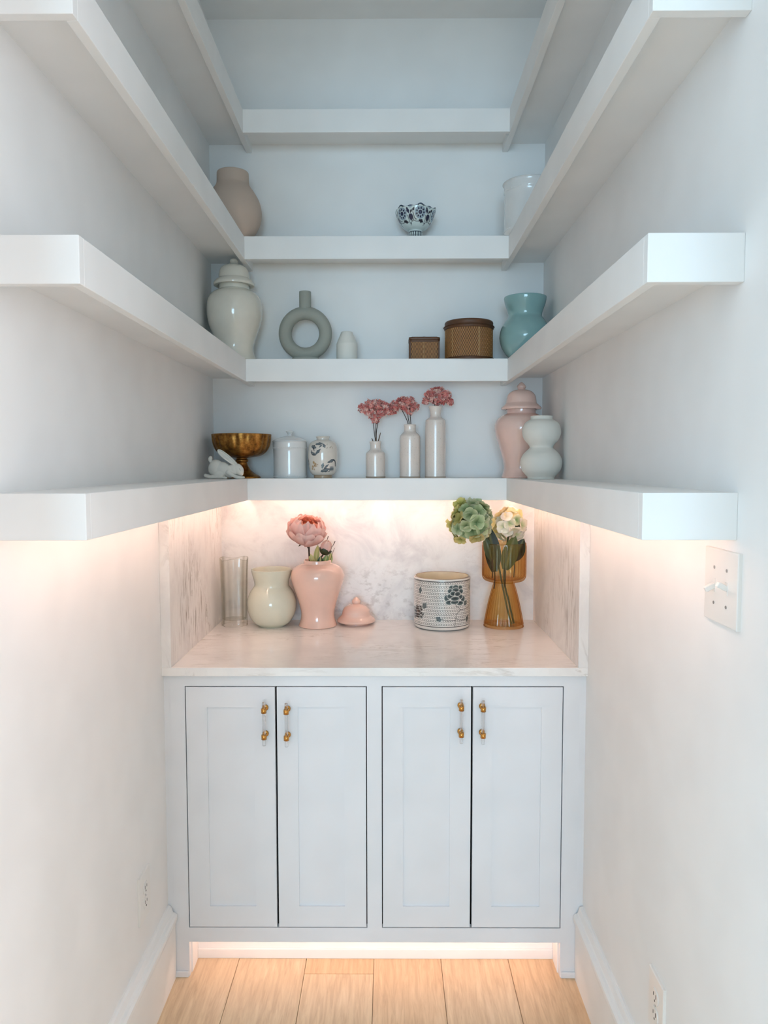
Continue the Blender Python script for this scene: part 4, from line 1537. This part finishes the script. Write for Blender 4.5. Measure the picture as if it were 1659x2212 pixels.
for q0, q1 in (((0.010, -0.006, 0.004), (0.034, -0.004, 0.030)), ((-0.012, 0.0, 0.012), (0.010, 0.002, 0.047))):
    tube('sepal_tip', [BC + Vector(q0), BC + (Vector(q0) + Vector(q1)) * 0.5 + Vector((0.003, 0, -0.004)), BC + Vector(q1)], [0.0012, 0.0008, 0.0016], M['stem'], bud, BC, 6)
tube('stem', [bo, (-0.204, 0.524, 1.14), (-0.198, 0.518, 1.156), (-0.188, 0.511, 1.170)], 0.0026, M['stem'], bud, bo, 8)
# leaves standing in the jar mouth
for i, (x, y, z, ln, wd, rx, ry, rz, ca, cb, lab) in enumerate((
        (-0.2175, 0.545, 1.135, 0.066, 0.022, 0.0, 6, 0, (150, 160, 70), (206, 208, 140), 'tall yellow green leaf between the peony and its bud'),
        (-0.2230, 0.530, 1.135, 0.040, 0.020, 8, -22, 10, (190, 180, 96), (226, 214, 150), 'short pale yellow leaf at the foot of the peony stem'),
        (-0.1860, 0.520, 1.130, 0.042, 0.024, 10, 18, -20, (96, 130, 70), (140, 168, 100), 'broad green leaf under the peony bud'),
        (-0.1740, 0.540, 1.130, 0.046, 0.022, 0, 22, 30, (112, 144, 84), (160, 180, 112), 'green leaf at the jar rim beside the broad one'),
        (-0.1990, 0.512, 1.130, 0.036, 0.022, 16, 6, -10, (48, 62, 40), (64, 84, 52), 'dark green leaf at the foot of the bud stem'))):
    lt = thing('peony_leaf', (x, y, z - 0.03), lab, 'leaf', 'leaves in the pink jar')
    put('blade', leaf_mesh('blade', ln, wd, 0.35, 0.14, ca, cb, vein=(214, 206, 140)), M['leaf'], lt, (x, y, z), Euler((math.radians(rx), math.radians(ry), math.radians(rz))))
    tube('stalk', [(x, y, z - 0.03), (x, y, z + 0.006)], 0.0012, M['stem_green'], lt, (x, y, z), 6, 1)
gt = tube('grass_stalk', [(-0.176, 0.54, 1.10), (-0.163, 0.54, 1.155), (-0.150, 0.54, 1.190)], [0.0012, 0.0006], M['twig'], None, (-0.176, 0.54, 1.10), 6)
tag(gt, 'thin dry stalk rising from the pink jar beside the bud', 'stalk')


# hydrangeas
def floret_mesh(c_center, c_mid, c_edge, seed):
    rng = random.Random(seed)
    verts, faces, cols = [], [], []
    a, b, c = np.array(lin(c_center)), np.array(lin(c_mid)), np.array(lin(c_edge))
    for q in range(4):
        an = q * PI / 2 + rng.uniform(-0.12, 0.12)
        L_ = rng.uniform(0.92, 1.1)
        cup = rng.uniform(0.18, 0.55)
        ph = rng.uniform(0, 6)
        k0 = len(verts)
        nu, nv = 5, 5
        for i in range(nu + 1):
            t = i / nu
            w = 0.62 * (math.sin(PI * (0.10 + 0.78 * t)) ** 0.8)
            for j in range(nv):
                s = j / (nv - 1) * 2 - 1
                x = t * L_ * (1 - 0.10 * s * s * t)
                y = s * w
                z = cup * t * (1 - 0.45 * t) + 0.10 * t * math.sin(s * 3.2 + ph) + 0.10 * s * s * t + 0.03 * q
                verts.append((x * math.cos(an) - y * math.sin(an), x * math.sin(an) + y * math.cos(an), z))
                m = t * (0.75 + 0.25 * abs(s))
                cols.append(a * (1 - m / 0.45) + b * (m / 0.45) if m < 0.45 else b * (1 - (m - 0.45) / 0.55) + c * ((m - 0.45) / 0.55))
        for i in range(nu):
            for j in range(nv - 1):
                k_ = k0 + i * nv + j
                faces.append((k_, k_ + 1, k_ + nv + 1, k_ + nv))
    me = bpy.data.meshes.new('floret')
    me.from_pydata(verts, [], faces)
    me.materials.append(M['floret'])
    me.polygons.foreach_set('use_smooth', [True] * len(me.polygons))
    set_col(me, cols)
    return me


def hydrangea(name, base, C_, rad, n, size, meshes, label, stem_pts, seed, pick):
    rng = random.Random(seed)
    t = thing(name, base, label, 'flower')
    B = Vector(base)
    for i in range(n):
        z = 1 - 2 * (i + 0.5) / n
        an = i * 2.39996
        v = Vector((math.sqrt(1 - z * z) * math.cos(an), math.sqrt(1 - z * z) * math.sin(an), z))
        if v.z < -0.80:
            continue
        o = bpy.data.objects.new('floret', pick(meshes, v, rng))
        COL.objects.link(o)
        o.parent = t
        jit = Vector((rng.gauss(0, .30), rng.gauss(0, .30), rng.gauss(0, .30)))
        d = (v + jit).normalized()
        o.location = Vector(C_) - B + Vector((v.x * rad[0], v.y * rad[1], v.z * rad[2])) * rng.uniform(0.66, 0.94)
        o.rotation_mode = 'QUATERNION'
        o.rotation_quaternion = d.to_track_quat('Z', 'Y') @ Euler((0, 0, rng.uniform(0, 6))).to_quaternion()
        s = size * rng.uniform(0.85, 1.15)
        o.scale = (s, s, s)
    bm = bmesh.new()
    bmesh.ops.create_icosphere(bm, subdivisions=2, radius=rad[0] * 0.55)
    from_bm('flower_core', bm, M['stem_green'], t, C_, True)
    tube('stem', stem_pts, 0.0032, M['stem_green'], t, base, 8)
    return t


green = [floret_mesh((92, 116, 70), (172, 188, 138), (220, 222, 184), 11), floret_mesh((108, 136, 88), (190, 202, 156), (230, 230, 202), 12), floret_mesh((150, 150, 70), (208, 204, 130), (234, 214, 150), 13)]
cream = [floret_mesh((170, 196, 140), (236, 232, 208), (246, 240, 226), 21), floret_mesh((222, 220, 180), (246, 240, 224), (250, 246, 238), 22), floret_mesh((120, 168, 110), (206, 216, 176), (240, 230, 204), 23), floret_mesh((226, 206, 130), (240, 226, 168), (244, 232, 190), 24)]


def pick_green(ms, v, rng):
    if v.x < -0.55 or v.z < -0.55:
        return ms[2] if rng.random() < 0.6 else ms[1]
    return ms[0] if rng.random() < 0.5 else ms[1]


def pick_cream(ms, v, rng):
    q = rng.random()
    if v.z > 0.5 or v.x < -0.6:
        return ms[3] if q < 0.55 else ms[1]
    return ms[2] if q < 0.2 else (ms[0] if q < 0.5 else ms[1])


hb = (0.449, 0.53, 0.935)
GC = (0.3215, 0.475, 1.2850)
CC = (0.4640, 0.530, 1.2700)
hydrangea('hydrangea', (0.462, 0.50, 0.925), GC, (0.073, 0.066, 0.078), 52, 0.0265, green, 'green hydrangea head leaning out of the amber vase over the patterned pot',
          [(0.4700, 0.505, 0.9250), (0.4600, 0.515, 0.960), (0.4400, 0.528, 1.060), (0.420, 0.525, 1.15), (0.385, 0.51, 1.22), (0.335, 0.48, 1.27)], 5, pick_green)
hydrangea('hydrangea', (0.472, 0.52, 0.925), CC, (0.058, 0.056, 0.058), 40, 0.0240, cream, 'creamy white hydrangea head in the amber vase by the side slab',
          [(0.4800, 0.520, 0.9250), (0.4640, 0.53, 1.00), (0.4470, 0.535, 1.075), (0.452, 0.535, 1.16), (0.462, 0.53, 1.25)], 6, pick_cream)
for (x, y, z, ln, wd, rx, ry, rz, ca, cb, lab) in (
        (0.4080, 0.505, 1.110, 0.165, 0.062, 2, -6, 8, (24, 30, 14), (36, 44, 20), 'large dark green leaf between the two hydrangea heads'),
        (0.3990, 0.490, 1.150, 0.092, 0.036, 6, -18, 0, (52, 62, 34), (74, 84, 48), 'narrow green leaf rising at the amber vase rim below the green hydrangea'),
        (0.4430, 0.490, 1.120, 0.125, 0.060, 4, 16, -6, (64, 78, 34), (92, 104, 52), 'mid green leaf below the creamy hydrangea'),
        (0.4760, 0.505, 1.150, 0.085, 0.052, 10, 24, -20, (30, 36, 16), (42, 50, 22), 'dark leaf tucked under the creamy hydrangea by the side slab')):
    lt = thing('hydrangea_leaf', (x, y, z - 0.06), lab, 'leaf', 'leaves in the amber vase')
    put('blade', leaf_mesh('blade', ln, wd, 0.3, 0.16, ca, cb, 10, 7, vein=(90, 98, 50)), M['leaf'], lt, (x, y, z), Euler((math.radians(rx), math.radians(ry), math.radians(rz))))
    tube('stalk', [(x, y, z - 0.06), (x + 0.002, y, z - 0.02), (x, y, z + 0.006)], 0.0018, M['stem'], lt, (x, y, z), 6)
